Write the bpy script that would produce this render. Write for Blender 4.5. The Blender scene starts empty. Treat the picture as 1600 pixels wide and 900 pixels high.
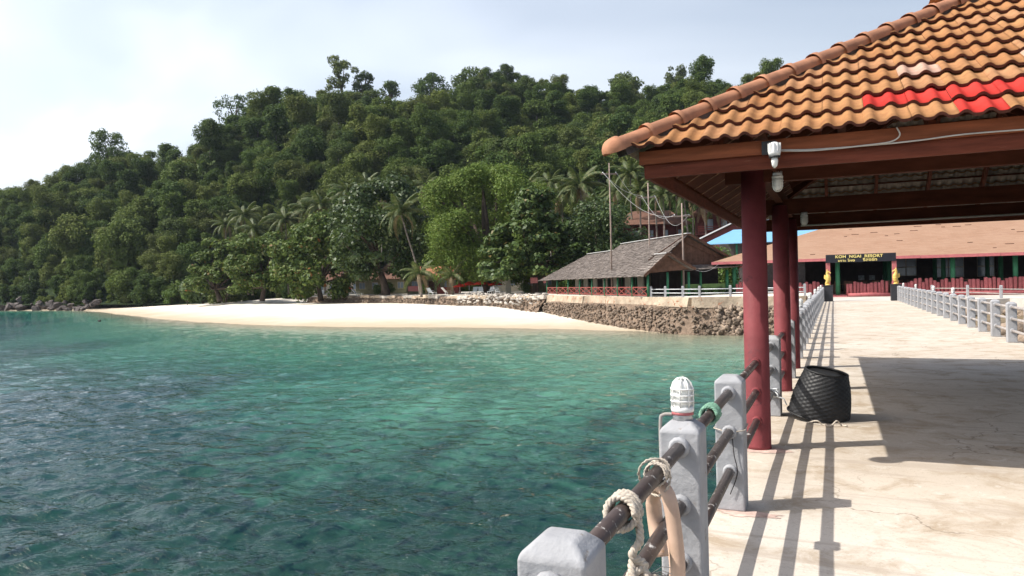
import bpy, bmesh, math, random
import numpy as np
from mathutils import Vector, Matrix, Euler

S = bpy.context.scene
COL = S.collection
R = math.radians

# ------------------------------------------------------------------ camera
cam_d = bpy.data.cameras.new("Camera")
cam = bpy.data.objects.new("Camera", cam_d)
COL.objects.link(cam)
cam_d.sensor_width = 36.0
cam_d.lens = 36.0 * 1150.0 / 1600.0
cam_d.clip_start = 0.05
cam_d.clip_end = 6000.0
EYE = Vector((0.0, 0.0, 3.7))
YAW, PITCH, ROLL = math.atan2(503, 1150), R(-0.3), R(1.35)
fw = Vector((-math.sin(YAW) * math.cos(PITCH), math.cos(YAW) * math.cos(PITCH), math.sin(PITCH)))
rt0 = Vector((math.cos(YAW), math.sin(YAW), 0)); up0 = rt0.cross(fw)
rt = rt0 * math.cos(ROLL) - up0 * math.sin(ROLL)
up = up0 * math.cos(ROLL) + rt0 * math.sin(ROLL)
cam.matrix_world = Matrix(((rt.x, up.x, -fw.x, EYE.x), (rt.y, up.y, -fw.y, EYE.y), (rt.z, up.z, -fw.z, EYE.z), (0, 0, 0, 1)))
S.camera = cam

# ------------------------------------------------------------------ light
SUN_EL = R(49.5)
SHADOW = Vector((0.884, 0.468, 0)).normalized()            # where shadows fall on the ground
SUN_DIR = Vector((-SHADOW.x * math.cos(SUN_EL), -SHADOW.y * math.cos(SUN_EL), math.sin(SUN_EL)))
world = bpy.data.worlds.new("World"); S.world = world; world.use_nodes = True
nt = world.node_tree; nt.nodes.clear()
wo = nt.nodes.new("ShaderNodeOutputWorld"); bg = nt.nodes.new("ShaderNodeBackground")
sky = nt.nodes.new("ShaderNodeTexSky"); sky.sky_type = 'NISHITA'; sky.sun_disc = False
sky.sun_elevation = SUN_EL
sky.sun_rotation = math.atan2(SUN_DIR.x, SUN_DIR.y)
sky.air_density = 1.1; sky.dust_density = 3.6; sky.ozone_density = 1.2; sky.altitude = 0
# thin veil of cloud, laid out by direction in the sky
tc = nt.nodes.new("ShaderNodeTexCoord")
sep = nt.nodes.new("ShaderNodeSeparateXYZ"); nt.links.new(tc.outputs['Generated'], sep.inputs[0])
mx = nt.nodes.new("ShaderNodeMath"); mx.operation = 'MAXIMUM'; mx.inputs[1].default_value = 0.0
nt.links.new(sep.outputs['Z'], mx.inputs[0])
ad = nt.nodes.new("ShaderNodeMath"); ad.inputs[1].default_value = 0.22; nt.links.new(mx.outputs[0], ad.inputs[0])
dvx = nt.nodes.new("ShaderNodeMath"); dvx.operation = 'DIVIDE'; nt.links.new(sep.outputs['X'], dvx.inputs[0]); nt.links.new(ad.outputs[0], dvx.inputs[1])
dvy = nt.nodes.new("ShaderNodeMath"); dvy.operation = 'DIVIDE'; nt.links.new(sep.outputs['Y'], dvy.inputs[0]); nt.links.new(ad.outputs[0], dvy.inputs[1])
cmb = nt.nodes.new("ShaderNodeCombineXYZ"); nt.links.new(dvx.outputs[0], cmb.inputs[0]); nt.links.new(dvy.outputs[0], cmb.inputs[1])
mp = nt.nodes.new("ShaderNodeMapping"); mp.inputs['Scale'].default_value = (0.55, 1.15, 1); mp.inputs['Rotation'].default_value = (0, 0, 0.5); mp.inputs['Location'].default_value = (0.9, 0.35, 0)
nt.links.new(cmb.outputs[0], mp.inputs[0])
cn = nt.nodes.new("ShaderNodeTexNoise"); cn.inputs['Scale'].default_value = 0.9; cn.inputs['Detail'].default_value = 4; cn.inputs['Roughness'].default_value = 0.52; cn.inputs['Distortion'].default_value = 0.7
nt.links.new(mp.outputs[0], cn.inputs['Vector'])
cr = nt.nodes.new("ShaderNodeMapRange"); cr.interpolation_type = 'SMOOTHSTEP'
cr.inputs['From Min'].default_value = 0.38; cr.inputs['From Max'].default_value = 0.66; cr.inputs['To Min'].default_value = 0.42; cr.inputs['To Max'].default_value = 0.95
nt.links.new(cn.outputs['Fac'], cr.inputs['Value'])
mix = nt.nodes.new("ShaderNodeMix"); mix.data_type = 'RGBA'
zf = nt.nodes.new("ShaderNodeMapRange"); zf.interpolation_type = 'SMOOTHSTEP'; nt.links.new(sep.outputs['Z'], zf.inputs['Value'])
zf.inputs['From Min'].default_value = 0.2; zf.inputs['From Max'].default_value = 0.62; zf.inputs['To Min'].default_value = 1.0; zf.inputs['To Max'].default_value = 0.12
cf = nt.nodes.new("ShaderNodeMath"); cf.operation = 'MULTIPLY'; nt.links.new(cr.outputs[0], cf.inputs[0]); nt.links.new(zf.outputs[0], cf.inputs[1])
cf2 = nt.nodes.new('ShaderNodeMath'); cf2.operation = 'MULTIPLY'; nt.links.new(cf.outputs[0], cf2.inputs[0]); nt.links.new(cf2.outputs[0], mix.inputs['Factor']); nt.links.new(sky.outputs[0], mix.inputs['A'])
vn = nt.nodes.new("ShaderNodeVectorMath"); vn.operation = 'NORMALIZE'; nt.links.new(tc.outputs['Generated'], vn.inputs[0])
dp = nt.nodes.new("ShaderNodeVectorMath"); dp.operation = 'DOT_PRODUCT'; nt.links.new(vn.outputs[0], dp.inputs[0]); dp.inputs[1].default_value = SUN_DIR
g0 = nt.nodes.new("ShaderNodeMapRange"); nt.links.new(dp.outputs['Value'], g0.inputs['Value']); g0.inputs['From Min'].default_value = -1.0; g0.inputs['From Max'].default_value = 1.0
g1 = nt.nodes.new("ShaderNodeMapRange"); nt.links.new(g0.outputs[0], g1.inputs['Value']); g1.inputs['From Min'].default_value = 0.3; g1.inputs['From Max'].default_value = 0.85; g1.inputs['To Min'].default_value = 0.42; g1.inputs['To Max'].default_value = 1.0; nt.links.new(g1.outputs[0], cf2.inputs[1])
gp = nt.nodes.new("ShaderNodeMath"); gp.operation = 'POWER'; gp.inputs[1].default_value = 1.5; nt.links.new(g0.outputs[0], gp.inputs[0])
gr = nt.nodes.new("ShaderNodeMath"); gr.operation = 'MULTIPLY_ADD'; gr.inputs[1].default_value = 9.4; gr.inputs[2].default_value = 4.7; nt.links.new(gp.outputs[0], gr.inputs[0])   # thin cloud scatters more light near the sun
cb = nt.nodes.new("ShaderNodeVectorMath"); cb.operation = 'SCALE'; cb.inputs[0].default_value = (0.935, 0.985, 1.05); nt.links.new(gr.outputs[0], cb.inputs['Scale'])
nt.links.new(cb.outputs[0], mix.inputs['B'])
nt.links.new(mix.outputs['Result'], bg.inputs['Color'])
bg.inputs['Strength'].default_value = 0.13
nt.links.new(bg.outputs[0], wo.inputs[0])

sun_d = bpy.data.lights.new("Sun", 'SUN'); sun = bpy.data.objects.new("Sun", sun_d); COL.objects.link(sun)
sun_d.energy = 5.0; sun_d.angle = R(0.53); sun_d.color = (1.0, 0.955, 0.88)
sun.location = (-40, -20, 60)
sun.rotation_euler = SUN_DIR.to_track_quat('Z', 'Y').to_euler()

S.view_settings.view_transform = 'Standard'; S.view_settings.look = 'None'
S.view_settings.exposure = 0.3; S.view_settings.gamma = 1.0
S.render.engine = 'CYCLES'
cy = S.cycles
cy.use_denoising = True
try: cy.denoiser = 'OPENIMAGEDENOISE'
except Exception: pass
cy.max_bounces = 6; cy.diffuse_bounces = 3; cy.glossy_bounces = 3; cy.transmission_bounces = 4; cy.transparent_max_bounces = 8
cy.caustics_reflective = False; cy.caustics_refractive = False
cy.sample_clamp_indirect = 6.0

rnd = random.Random(7)
rng = np.random.default_rng(11)

# ------------------------------------------------------------------ materials
class NB:
    """small node-tree writer"""
    def __init__(s, name):
        s.m = bpy.data.materials.new(name); s.m.use_nodes = True
        s.t = s.m.node_tree; s.t.nodes.clear()
        s.out = s.n("ShaderNodeOutputMaterial")
    def n(s, kind, **kw):
        nd = s.t.nodes.new(kind)
        for k, v in kw.items(): setattr(nd, k, v)
        return nd
    def l(s, a, b): s.t.links.new(a, b)
    def coord(s, kind='Object', scale=(1, 1, 1)):
        c = s.n("ShaderNodeTexCoord"); m = s.n("ShaderNodeMapping"); m.inputs['Scale'].default_value = scale
        s.l(c.outputs[kind], m.inputs[0]); return m.outputs[0]
    def pos(s, scale=(1, 1, 1)):
        c = s.n("ShaderNodeNewGeometry"); m = s.n("ShaderNodeMapping"); m.inputs['Scale'].default_value = scale
        s.l(c.outputs['Position'], m.inputs[0]); return m.outputs[0]
    def noise(s, vec, scale, detail=4, rough=0.55, dist=0.0):
        n = s.n("ShaderNodeTexNoise"); n.inputs['Scale'].default_value = scale; n.inputs['Detail'].default_value = detail
        n.inputs['Roughness'].default_value = rough; n.inputs['Distortion'].default_value = dist
        if vec is not None: s.l(vec, n.inputs['Vector'])
        return n.outputs['Fac']
    def ramp(s, fac, stops, interp='LINEAR'):
        r = s.n("ShaderNodeValToRGB"); r.color_ramp.interpolation = interp
        e = r.color_ramp.elements
        while len(e) > 1: e.remove(e[-1])
        e[0].position = stops[0][0]; e[0].color = (*stops[0][1], 1)
        for p, c in stops[1:]:
            x = e.new(p); x.color = (*c, 1)
        s.l(fac, r.inputs[0]); return r.outputs['Color']
    def mixc(s, fac, a, b, blend='MIX'):
        m = s.n("ShaderNodeMix"); m.data_type = 'RGBA'; m.blend_type = blend
        for sock, v in ((m.inputs['Factor'], fac), (m.inputs['A'], a), (m.inputs['B'], b)):
            if isinstance(v, (int, float)): sock.default_value = v
            elif isinstance(v, tuple): sock.default_value = (*v, 1)
            else: s.l(v, sock)
        return m.outputs['Result']
    def math(s, op, a, b=0.0, c=None):
        m = s.n("ShaderNodeMath"); m.operation = op
        for i, v in enumerate((a, b) if c is None else (a, b, c)):
            if isinstance(v, (int, float)): m.inputs[i].default_value = v
            else: s.l(v, m.inputs[i])
        return m.outputs[0]
    def rngm(s, v, a, b, c=0.0, d=1.0):
        m = s.n("ShaderNodeMapRange"); s.l(v, m.inputs['Value'])
        m.inputs['From Min'].default_value = a; m.inputs['From Max'].default_value = b
        m.inputs['To Min'].default_value = c; m.inputs['To Max'].default_value = d
        return m.outputs[0]
    def bump(s, h, strength=0.3, dist=0.02):
        b = s.n("ShaderNodeBump"); b.inputs['Strength'].default_value = strength; b.inputs['Distance'].default_value = dist
        s.l(h, b.inputs['Height']); return b.outputs[0]
    def bsdf(s, col, rough=0.7, spec=0.3, normal=None, metal=0.0):
        p = s.n("ShaderNodeBsdfPrincipled")
        if isinstance(col, tuple): p.inputs['Base Color'].default_value = (*col, 1)
        else: s.l(col, p.inputs['Base Color'])
        if isinstance(rough, (int, float)): p.inputs['Roughness'].default_value = rough
        else: s.l(rough, p.inputs['Roughness'])
        p.inputs['Specular IOR Level'].default_value = spec; p.inputs['Metallic'].default_value = metal
        if normal is not None: s.l(normal, p.inputs['Normal'])
        s.l(p.outputs[0], s.out.inputs[0]); return p

M = {}
def simple(name, col, rough=0.7, spec=0.3, var=0.25, scale=3.0, bump=0.2, bscale=30.0, bdist=0.01, wear=None, wearamt=0.6, metal=0.0, island=0.0, objrand=0.0, coord='pos', stretch=(1, 1, 1)):
    b = NB(name)
    v = b.pos(stretch) if coord == 'pos' else b.coord('Object', stretch)
    n = b.noise(v, scale, 5, 0.6)
    dark = tuple(c * (1 - var) for c in col); light = tuple(min(1, c * (1 + var)) for c in col)
    c = b.ramp(n, [(0.3, dark), (0.7, light)])
    if island or objrand:
        g = b.n("ShaderNodeNewGeometry").outputs['Random Per Island'] if island else b.n("ShaderNodeObjectInfo").outputs['Random']
        amt = island or objrand
        hs = b.n("ShaderNodeHueSaturation"); b.l(c, hs.inputs['Color'])
        b.l(b.rngm(g, 0, 1, 1 - amt, 1 + amt), hs.inputs['Value']); c = hs.outputs[0]
    if wear:
        w = b.noise(v, scale * 3.1, 6, 0.65, 0.4)
        c = b.mixc(b.rngm(w, wearamt, wearamt + 0.07), c, wear)
    nb = b.noise(v, bscale, 5, 0.6)
    b.bsdf(c, rough, spec, b.bump(nb, bump, bdist), metal)
    M[name] = b.m; return b.m

simple('post_grey', (0.33, 0.335, 0.35), 0.8, 0.18, 0.16, 4, 0.6, 16, 0.014, wear=(0.24, 0.215, 0.19), wearamt=0.63)
simple('column_red', (0.20, 0.045, 0.05), 0.65, 0.22, 0.22, 2.5, 0.45, 12, 0.014, wear=(0.14, 0.04, 0.045), wearamt=0.62)
simple('rail_dark', (0.055, 0.040, 0.036), 0.42, 0.45, 0.35, 6, 0.3, 40, 0.004, wear=(0.55, 0.53, 0.50), wearamt=0.60)
simple('rail_grey', (0.34, 0.31, 0.29), 0.6, 0.3, 0.25, 4, 0.2, 40, 0.004)
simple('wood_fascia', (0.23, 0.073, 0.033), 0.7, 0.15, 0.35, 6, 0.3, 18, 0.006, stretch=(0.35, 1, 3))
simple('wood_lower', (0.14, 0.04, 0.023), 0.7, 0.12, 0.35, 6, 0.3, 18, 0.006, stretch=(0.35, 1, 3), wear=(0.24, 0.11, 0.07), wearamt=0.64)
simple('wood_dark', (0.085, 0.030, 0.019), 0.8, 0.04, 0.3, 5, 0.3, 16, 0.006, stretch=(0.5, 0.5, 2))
simple('clay_cap', (0.42, 0.20, 0.115), 0.8, 0.2, 0.2, 8, 0.25, 60, 0.004, objrand=0.08)
simple('mortar', (0.09, 0.075, 0.07), 0.9, 0.1, 0.4, 12, 0.6, 40, 0.02)
simple('white_paint', (0.74, 0.74, 0.72), 0.45, 0.4, 0.06, 9, 0.1, 60, 0.002)
simple('lamp_glass', (0.80, 0.80, 0.76), 0.25, 0.5, 0.04, 5, 0.0)
simple('zinc', (0.45, 0.46, 0.47), 0.4, 0.5, 0.15, 14, 0.1, metal=0.6)
simple('black_plastic', (0.02, 0.02, 0.022), 0.5, 0.4, 0.2)
simple('cable_grey', (0.5, 0.48, 0.44), 0.6, 0.3, 0.15)
simple('rope_pale', (0.50, 0.44, 0.37), 0.9, 0.1, 0.25, 40, 0.5, 160, 0.006)
simple('rope_green', (0.18, 0.33, 0.24), 0.9, 0.1, 0.3, 40, 0.5, 160, 0.006)
simple('rope_dark', (0.04, 0.035, 0.035), 0.9, 0.1, 0.2)
simple('hose', (0.56, 0.39, 0.29), 0.5, 0.35, 0.22, 5, 0.15, 30, 0.004, wear=(0.36, 0.17, 0.06), wearamt=0.62)
simple('sign_black', (0.012, 0.013, 0.02), 0.5, 0.35, 0.2)
simple('gold', (0.62, 0.42, 0.10), 0.38, 0.5, 0.2, 12, 0.2, 40, 0.006)
simple('letter_gold', (0.75, 0.62, 0.22), 0.55, 0.3, 0.1)
simple('black_granite', (0.022, 0.023, 0.028), 0.45, 0.4, 0.4, 30)
simple('pink_paint', (0.42, 0.13, 0.135), 0.65, 0.3, 0.15, 4, 0.3, 20, 0.01)
simple('pink_log', (0.36, 0.105, 0.11), 0.7, 0.25, 0.2, 5, 0.5, 14, 0.02, objrand=0.18)
simple('green_paint', (0.03, 0.15, 0.075), 0.6, 0.35, 0.15, 3, 0.2, 15, 0.01)
simple('green_pale', (0.16, 0.25, 0.09), 0.8, 0.2, 0.2)
simple('thatch', (0.185, 0.16, 0.145), 0.95, 0.05, 0.35, 2.2, 0.8, 9, 0.06, island=0.22)
simple('ridge_sheet', (0.55, 0.55, 0.55), 0.5, 0.4, 0.15, 2)
simple('gable_wood', (0.115, 0.062, 0.042), 0.8, 0.15, 0.35, 3, 0.4, 12, 0.02)
simple('rail_red', (0.22, 0.06, 0.05), 0.7, 0.2, 0.2, 4)
simple('blue_sheet', (0.17, 0.38, 0.58), 0.45, 0.4, 0.08, 1, 0.0)
simple('brown_roof', (0.16, 0.085, 0.06), 0.8, 0.2, 0.25, 2, 0.5, 8, 0.03)
simple('orange_roof', (0.38, 0.17, 0.09), 0.8, 0.2, 0.25, 2, 0.5, 8, 0.03)
simple('wall_pale', (0.42, 0.40, 0.34), 0.85, 0.2, 0.15, 2)
simple('wall_olive', (0.22, 0.22, 0.14), 0.85, 0.2, 0.2, 2)
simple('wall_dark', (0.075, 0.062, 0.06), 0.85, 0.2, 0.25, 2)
simple('house_red', (0.13, 0.042, 0.04), 0.8, 0.2, 0.25, 2)
simple('window_glass', (0.20, 0.26, 0.33), 0.1, 0.9, 0.1)
simple('picture', (0.35, 0.4, 0.42), 0.5, 0.3, 0.5, 6)
simple('furniture', (0.17, 0.075, 0.045), 0.5, 0.35, 0.25, 6)
simple('floor_brown', (0.12, 0.07, 0.055), 0.5, 0.4, 0.25, 2)
simple('plastic_white', (0.62, 0.64, 0.66), 0.5, 0.4, 0.05)
simple('canvas_red', (0.55, 0.035, 0.02), 0.8, 0.2, 0.15)
simple('sign_pink', (0.55, 0.20, 0.19), 0.7, 0.2, 0.1)
simple('bark', (0.085, 0.065, 0.052), 0.95, 0.1, 0.4, 2.0, 0.9, 7, 0.06, stretch=(1, 1, 0.4))
simple('bark_pale', (0.19, 0.165, 0.145), 0.95, 0.1, 0.35, 1.2, 0.7, 6, 0.04, stretch=(0.7, 0.7, 2.5))
simple('wood_pole', (0.27, 0.21, 0.18), 0.9, 0.1, 0.3, 1.5, 0.4, 10, 0.02)
simple('wire', (0.42, 0.42, 0.42), 0.6, 0.3, 0.1)
simple('rock', (0.25, 0.195, 0.15), 0.92, 0.15, 0.5, 1.3, 0.9, 6, 0.12, objrand=0.35)
simple('rock_dark', (0.10, 0.085, 0.08), 0.9, 0.2, 0.45, 1.0, 0.9, 4, 0.15, objrand=0.35)
simple('rock_white', (0.45, 0.41, 0.36), 0.92, 0.15, 0.35, 2, 0.8, 7, 0.08, objrand=0.3)
simple('seawall_top', (0.37, 0.30, 0.225), 0.9, 0.15, 0.4, 0.8, 0.9, 5, 0.09, wear=(0.27, 0.12, 0.065), wearamt=0.58)
simple('seawall_core', (0.21, 0.155, 0.115), 0.95, 0.1, 0.45, 1.6, 1.0, 5, 0.16)
simple('terrace_conc', (0.52, 0.48, 0.43), 0.9, 0.15, 0.2, 0.7, 0.3, 20, 0.01)
simple('pile_conc', (0.25, 0.23, 0.2), 0.9, 0.15, 0.3, 2)
simple('soil', (0.19, 0.15, 0.10), 0.95, 0.05, 0.4, 0.4, 0.6, 3, 0.1)
simple('vent_grey', (0.36, 0.33, 0.31), 0.85, 0.2, 0.3, 8)

def tile_mat(name, stops, grime):
    b = NB(name)
    v = b.pos(); r = b.n("ShaderNodeObjectInfo").outputs['Random']
    isl = b.n("ShaderNodeNewGeometry").outputs['Random Per Island']
    base = b.ramp(b.math('FRACT', b.math('ADD', r, b.math('MULTIPLY', isl, 0.0))), stops)
    n = b.noise(v, 9, 6, 0.65)
    c = b.mixc(b.rngm(n, 0.35, 0.75), base, grime, 'MIX')
    n2 = b.noise(v, 70, 3, 0.6)
    c = b.mixc(b.rngm(n2, 0.62, 0.72, 0, 0.5), c, tuple(x * 0.55 for x in grime))
    b.bsdf(c, 0.88, 0.1, b.bump(b.noise(v, 60, 5), 0.35, 0.006)); M[name] = b.m
tile_mat('tile', [(0.0, (0.36, 0.165, 0.068)), (0.35, (0.44, 0.235, 0.105)), (0.7, (0.39, 0.19, 0.08)), (0.95, (0.43, 0.23, 0.12))], (0.27, 0.13, 0.062))
tile_mat('tile_red', [(0.0, (0.55, 0.045, 0.035)), (1.0, (0.48, 0.03, 0.025))], (0.42, 0.05, 0.04))
tile_mat('tile_pale', [(0.0, (0.48, 0.32, 0.25)), (1.0, (0.50, 0.34, 0.28))], (0.40, 0.23, 0.15))

def deck_mat():
    b = NB('deck_concrete'); v = b.pos()
    big = b.noise(v, 0.35, 5, 0.6, 0.3); mid = b.noise(v, 2.3, 7, 0.68, 0.5); fine = b.noise(v, 45, 4, 0.7)
    c = b.ramp(big, [(0.28, (0.43, 0.365, 0.295)), (0.5, (0.53, 0.465, 0.39)), (0.72, (0.57, 0.52, 0.455))])
    c = b.mixc(b.rngm(mid, 0.48, 0.66, 0, 0.85), c, (0.34, 0.265, 0.185))
    c = b.mixc(b.rngm(b.noise(v, 5.0, 8, 0.72, 1.0), 0.56, 0.66, 0, 0.7), c, (0.60, 0.56, 0.50))
    c = b.mixc(b.rngm(fine, 0.55, 0.70, 0, 0.55), c, (0.28, 0.23, 0.18))
    # streaks across the pier
    st = b.noise(b.pos((0.5, 5.0, 1)), 0.9, 6, 0.7, 0.6)
    c = b.mixc(b.rngm(st, 0.54, 0.64, 0, 0.7), c, (0.40, 0.34, 0.28))
    vo = b.n("ShaderNodeTexVoronoi"); vo.feature = 'DISTANCE_TO_EDGE'; vo.inputs['Scale'].default_value = 0.55
    wv = b.n("ShaderNodeVectorMath"); wv.operation = 'ADD'; b.l(v, wv.inputs[0])
    nn = b.n("ShaderNodeTexNoise"); nn.inputs['Scale'].default_value = 1.6; nn.inputs['Detail'].default_value = 5; b.l(v, nn.inputs['Vector']); b.l(nn.outputs['Color'], wv.inputs[1])
    b.l(wv.outputs[0], vo.inputs['Vector'])
    crack = b.rngm(vo.outputs['Distance'], 0.0, 0.006, 1, 0)
    c = b.mixc(b.math('MULTIPLY', crack, b.rngm(b.noise(v, 0.8), 0.44, 0.56, 0, 0.9)), c, (0.2, 0.16, 0.12))
    gr_ = b.noise(v, 160, 3, 0.7)
    c = b.mixc(b.rngm(gr_, 0.56, 0.70, 0, 0.4), c, (0.24, 0.19, 0.15))
    h = b.math('ADD', b.math('MULTIPLY', fine, 0.35), mid)
    b.bsdf(c, 0.88, 0.2, b.bump(h, 0.35, 0.012)); M['deck_concrete'] = b.m
deck_mat()

def shingle_mat():
    b = NB('shingle'); v = b.coord('UV')
    br = b.n("ShaderNodeTexBrick"); b.l(v, br.inputs['Vector']); br.inputs['Scale'].default_value = 1.0
    br.inputs['Brick Width'].default_value = 0.5; br.inputs['Row Height'].default_value = 0.16; br.inputs['Mortar Size'].default_value = 0.008
    br.inputs['Color1'].default_value = (0.325, 0.205, 0.14, 1); br.inputs['Color2'].default_value = (0.27, 0.165, 0.11, 1); br.inputs['Mortar'].default_value = (0.3, 0.15, 0.09, 1)
    br.inputs['Bias'].default_value = 0.1
    c = b.mixc(b.rngm(b.noise(v, 0.35, 4), 0.4, 0.7, 0, 0.5), br.outputs['Color'], (0.355, 0.235, 0.165))
    v2 = b.coord('UV', (0.55, 3.3, 1))
    pt = b.noise(v2, 0.75, 6, 0.68)
    c = b.mixc(b.rngm(pt, 0.665, 0.69, 0, 0.75), c, (0.15, 0.09, 0.08))
    v3 = b.coord('UV', (0.9, 6, 1))
    c = b.mixc(b.rngm(b.noise(v3, 0.6, 5, 0.7), 0.65, 0.68, 0, 0.6), c, (0.2, 0.11, 0.09))
    b.bsdf(c, 0.9, 0.15, b.bump(br.outputs['Fac'], -0.4, 0.02)); M['shingle'] = b.m
shingle_mat()

def leaf_mat(name, stops, trans=0.25, rough=0.5, spec=0.35, tree=0.0):
    b = NB(name)
    g = b.n("ShaderNodeNewGeometry").outputs['Random Per Island']
    c = b.ramp(g, stops)
    if tree:
        o = b.n("ShaderNodeObjectInfo").outputs['Random']
        c = b.mixc(tree, c, b.ramp(o, [(0.0, (0.04, 0.07, 0.022)), (0.3, (0.07, 0.115, 0.028)), (0.55, (0.11, 0.15, 0.035)), (0.75, (0.18, 0.20, 0.05)), (0.9, (0.12, 0.12, 0.045)), (1.0, (0.06, 0.095, 0.036))]))
    p = b.bsdf(c, rough, spec)
    tr = b.n("ShaderNodeBsdfTranslucent"); b.l(b.mixc(0.5, c, (0.10, 0.15, 0.025)), tr.inputs['Color'])
    ms = b.n("ShaderNodeMixShader"); ms.inputs[0].default_value = trans
    b.l(p.outputs[0], ms.inputs[1]); b.l(tr.outputs[0], ms.inputs[2]); b.l(ms.outputs[0], b.out.inputs[0]); M[name] = b.m
leaf_mat('leaf_hill', [(0, (0.038, 0.075, 0.02)), (0.5, (0.072, 0.118, 0.03)), (0.85, (0.105, 0.148, 0.038)), (1, (0.155, 0.18, 0.05))], 0.25, 0.75, 0.12, 0.6)
leaf_mat('leaf_tamarind', [(0, (0.085, 0.14, 0.026)), (0.6, (0.14, 0.21, 0.04)), (1, (0.20, 0.25, 0.06))], 0.35, 0.6, 0.2)
leaf_mat('leaf_almond', [(0, (0.05, 0.088, 0.022)), (0.55, (0.10, 0.15, 0.034)), (0.9, (0.15, 0.195, 0.046)), (0.97, (0.14, 0.15, 0.05)), (1, (0.22, 0.08, 0.025))], 0.25, 0.55, 0.22)
leaf_mat('leaf_glossy', [(0, (0.035, 0.065, 0.018)), (0.6, (0.07, 0.115, 0.026)), (0.95, (0.11, 0.15, 0.035)), (1, (0.16, 0.10, 0.03))], 0.22, 0.5, 0.3)
leaf_mat('leaf_shrub', [(0, (0.05, 0.10, 0.02)), (0.6, (0.10, 0.17, 0.03)), (1, (0.16, 0.24, 0.05))], 0.25, 0.5, 0.3)
leaf_mat('leaf_dark', [(0, (0.03, 0.055, 0.018)), (0.6, (0.05, 0.085, 0.024)), (1, (0.09, 0.125, 0.036))], 0.25, 0.5, 0.35)
leaf_mat('frond', [(0, (0.04, 0.065, 0.02)), (0.6, (0.08, 0.11, 0.035)), (1, (0.17, 0.17, 0.075))], 0.25, 0.5, 0.2)
leaf_mat('frond_dry', [(0, (0.16, 0.11, 0.06)), (1, (0.25, 0.19, 0.11))], 0.15, 0.7, 0.2)

def hill_mat():
    b = NB('hill_ground'); v = b.pos()
    c = b.ramp(b.noise(v, 0.12, 6, 0.7), [(0.35, (0.014, 0.026, 0.011)), (0.65, (0.035, 0.058, 0.018))])
    b.bsdf(c, 0.9, 0.1, b.bump(b.noise(v, 0.5, 6, 0.7), 1.0, 1.2)); M['hill_ground'] = b.m
hill_mat()

def sand_mat():
    b = NB('sand_bed'); v = b.pos()
    z = b.n("ShaderNodeSeparateXYZ"); b.l(v, z.inputs[0]); zz = z.outputs['Z']
    wob = b.math('ADD', zz, b.rngm(b.noise(v, 0.12, 4), 0.3, 0.7, -0.12, 0.12))
    dry = b.ramp(b.noise(v, 0.7, 6, 0.6), [(0.3, (0.70, 0.64, 0.54)), (0.7, (0.78, 0.73, 0.65))])
    dry = b.mixc(b.rngm(b.noise(v, 3.5, 5, 0.75), 0.68, 0.72, 0, 0.5), dry, (0.3, 0.23, 0.16))
    wet = b.mixc(b.noise(v, 1.2), (0.42, 0.34, 0.24), (0.5, 0.42, 0.31))
    c = b.mixc(b.rngm(wob, 0.06, 0.75), wet, dry)
    # weed and coral on the bottom
    big = b.noise(v, 0.07, 6, 0.66, 0.6); mid = b.noise(v, 0.5, 6, 0.7, 0.4)
    h = b.math('ADD', b.math('MULTIPLY', big, 0.68), b.math('MULTIPLY', mid, 0.32))
    deep = b.rngm(zz, -0.7, -2.6, -0.09, 0.30)
    weed = b.rngm(b.math('ADD', h, deep), 0.46, 0.70)
    wc = b.ramp(b.noise(v, 1.4, 5, 0.7), [(0.3, (0.02, 0.026, 0.015)), (0.7, (0.065, 0.068, 0.038))])
    sb = b.mixc(b.noise(v, 0.3), (0.42, 0.41, 0.29), (0.58, 0.55, 0.41))
    bed = b.mixc(b.math('MULTIPLY', weed, 0.93), sb, wc)
    c = b.mixc(b.rngm(zz, -0.02, -0.22), c, bed)
    b.bsdf(c, 0.92, 0.1, b.bump(b.noise(v, 1.6, 6, 0.75), 0.8, 0.16)); M['sand_bed'] = b.m
sand_mat()

def water_mat():
    b = NB('sea_water'); v = b.pos()
    vs = b.n("ShaderNodeMapping"); vs.inputs['Rotation'].default_value = (0, 0, -YAW); vs.inputs['Scale'].default_value = (0.55, 1.3, 1); b.l(v, vs.inputs[0]); v2 = vs.outputs[0]
    h = b.math('ADD', b.math('MULTIPLY', b.noise(v2, 1.6, 4, 0.6, 0.4), 0.7), b.math('MULTIPLY', b.noise(v2, 6.0, 3, 0.6, 0.2), 0.22))
    nrm = b.bump(h, 1.0, 0.15)
    fr = b.n("ShaderNodeFresnel"); fr.inputs['IOR'].default_value = 1.333; b.l(nrm, fr.inputs['Normal'])
    gl = b.n("ShaderNodeBsdfGlossy"); gl.inputs['Roughness'].default_value = 0.02; b.l(nrm, gl.inputs['Normal'])
    tp = b.n("ShaderNodeBsdfTransparent"); tp.inputs['Color'].default_value = (0.93, 0.97, 0.97, 1)
    ms = b.n("ShaderNodeMixShader"); b.l(fr.outputs[0], ms.inputs[0]); b.l(tp.outputs[0], ms.inputs[1]); b.l(gl.outputs[0], ms.inputs[2])
    b.l(ms.outputs[0], b.out.inputs['Surface'])
    va = b.n("ShaderNodeVolumeAbsorption"); va.inputs['Color'].default_value = (0.19, 0.75, 0.72, 1); va.inputs['Density'].default_value = 0.18
    vs_ = b.n('ShaderNodeVolumeScatter'); vs_.inputs['Color'].default_value = (0.05, 0.32, 0.68, 1); vs_.inputs['Density'].default_value = 0.02
    ad_ = b.n('ShaderNodeAddShader'); b.l(va.outputs[0], ad_.inputs[0]); b.l(vs_.outputs[0], ad_.inputs[1])
    b.l(ad_.outputs[0], b.out.inputs['Volume'])
    M['sea_water'] = b.m
water_mat()

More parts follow.
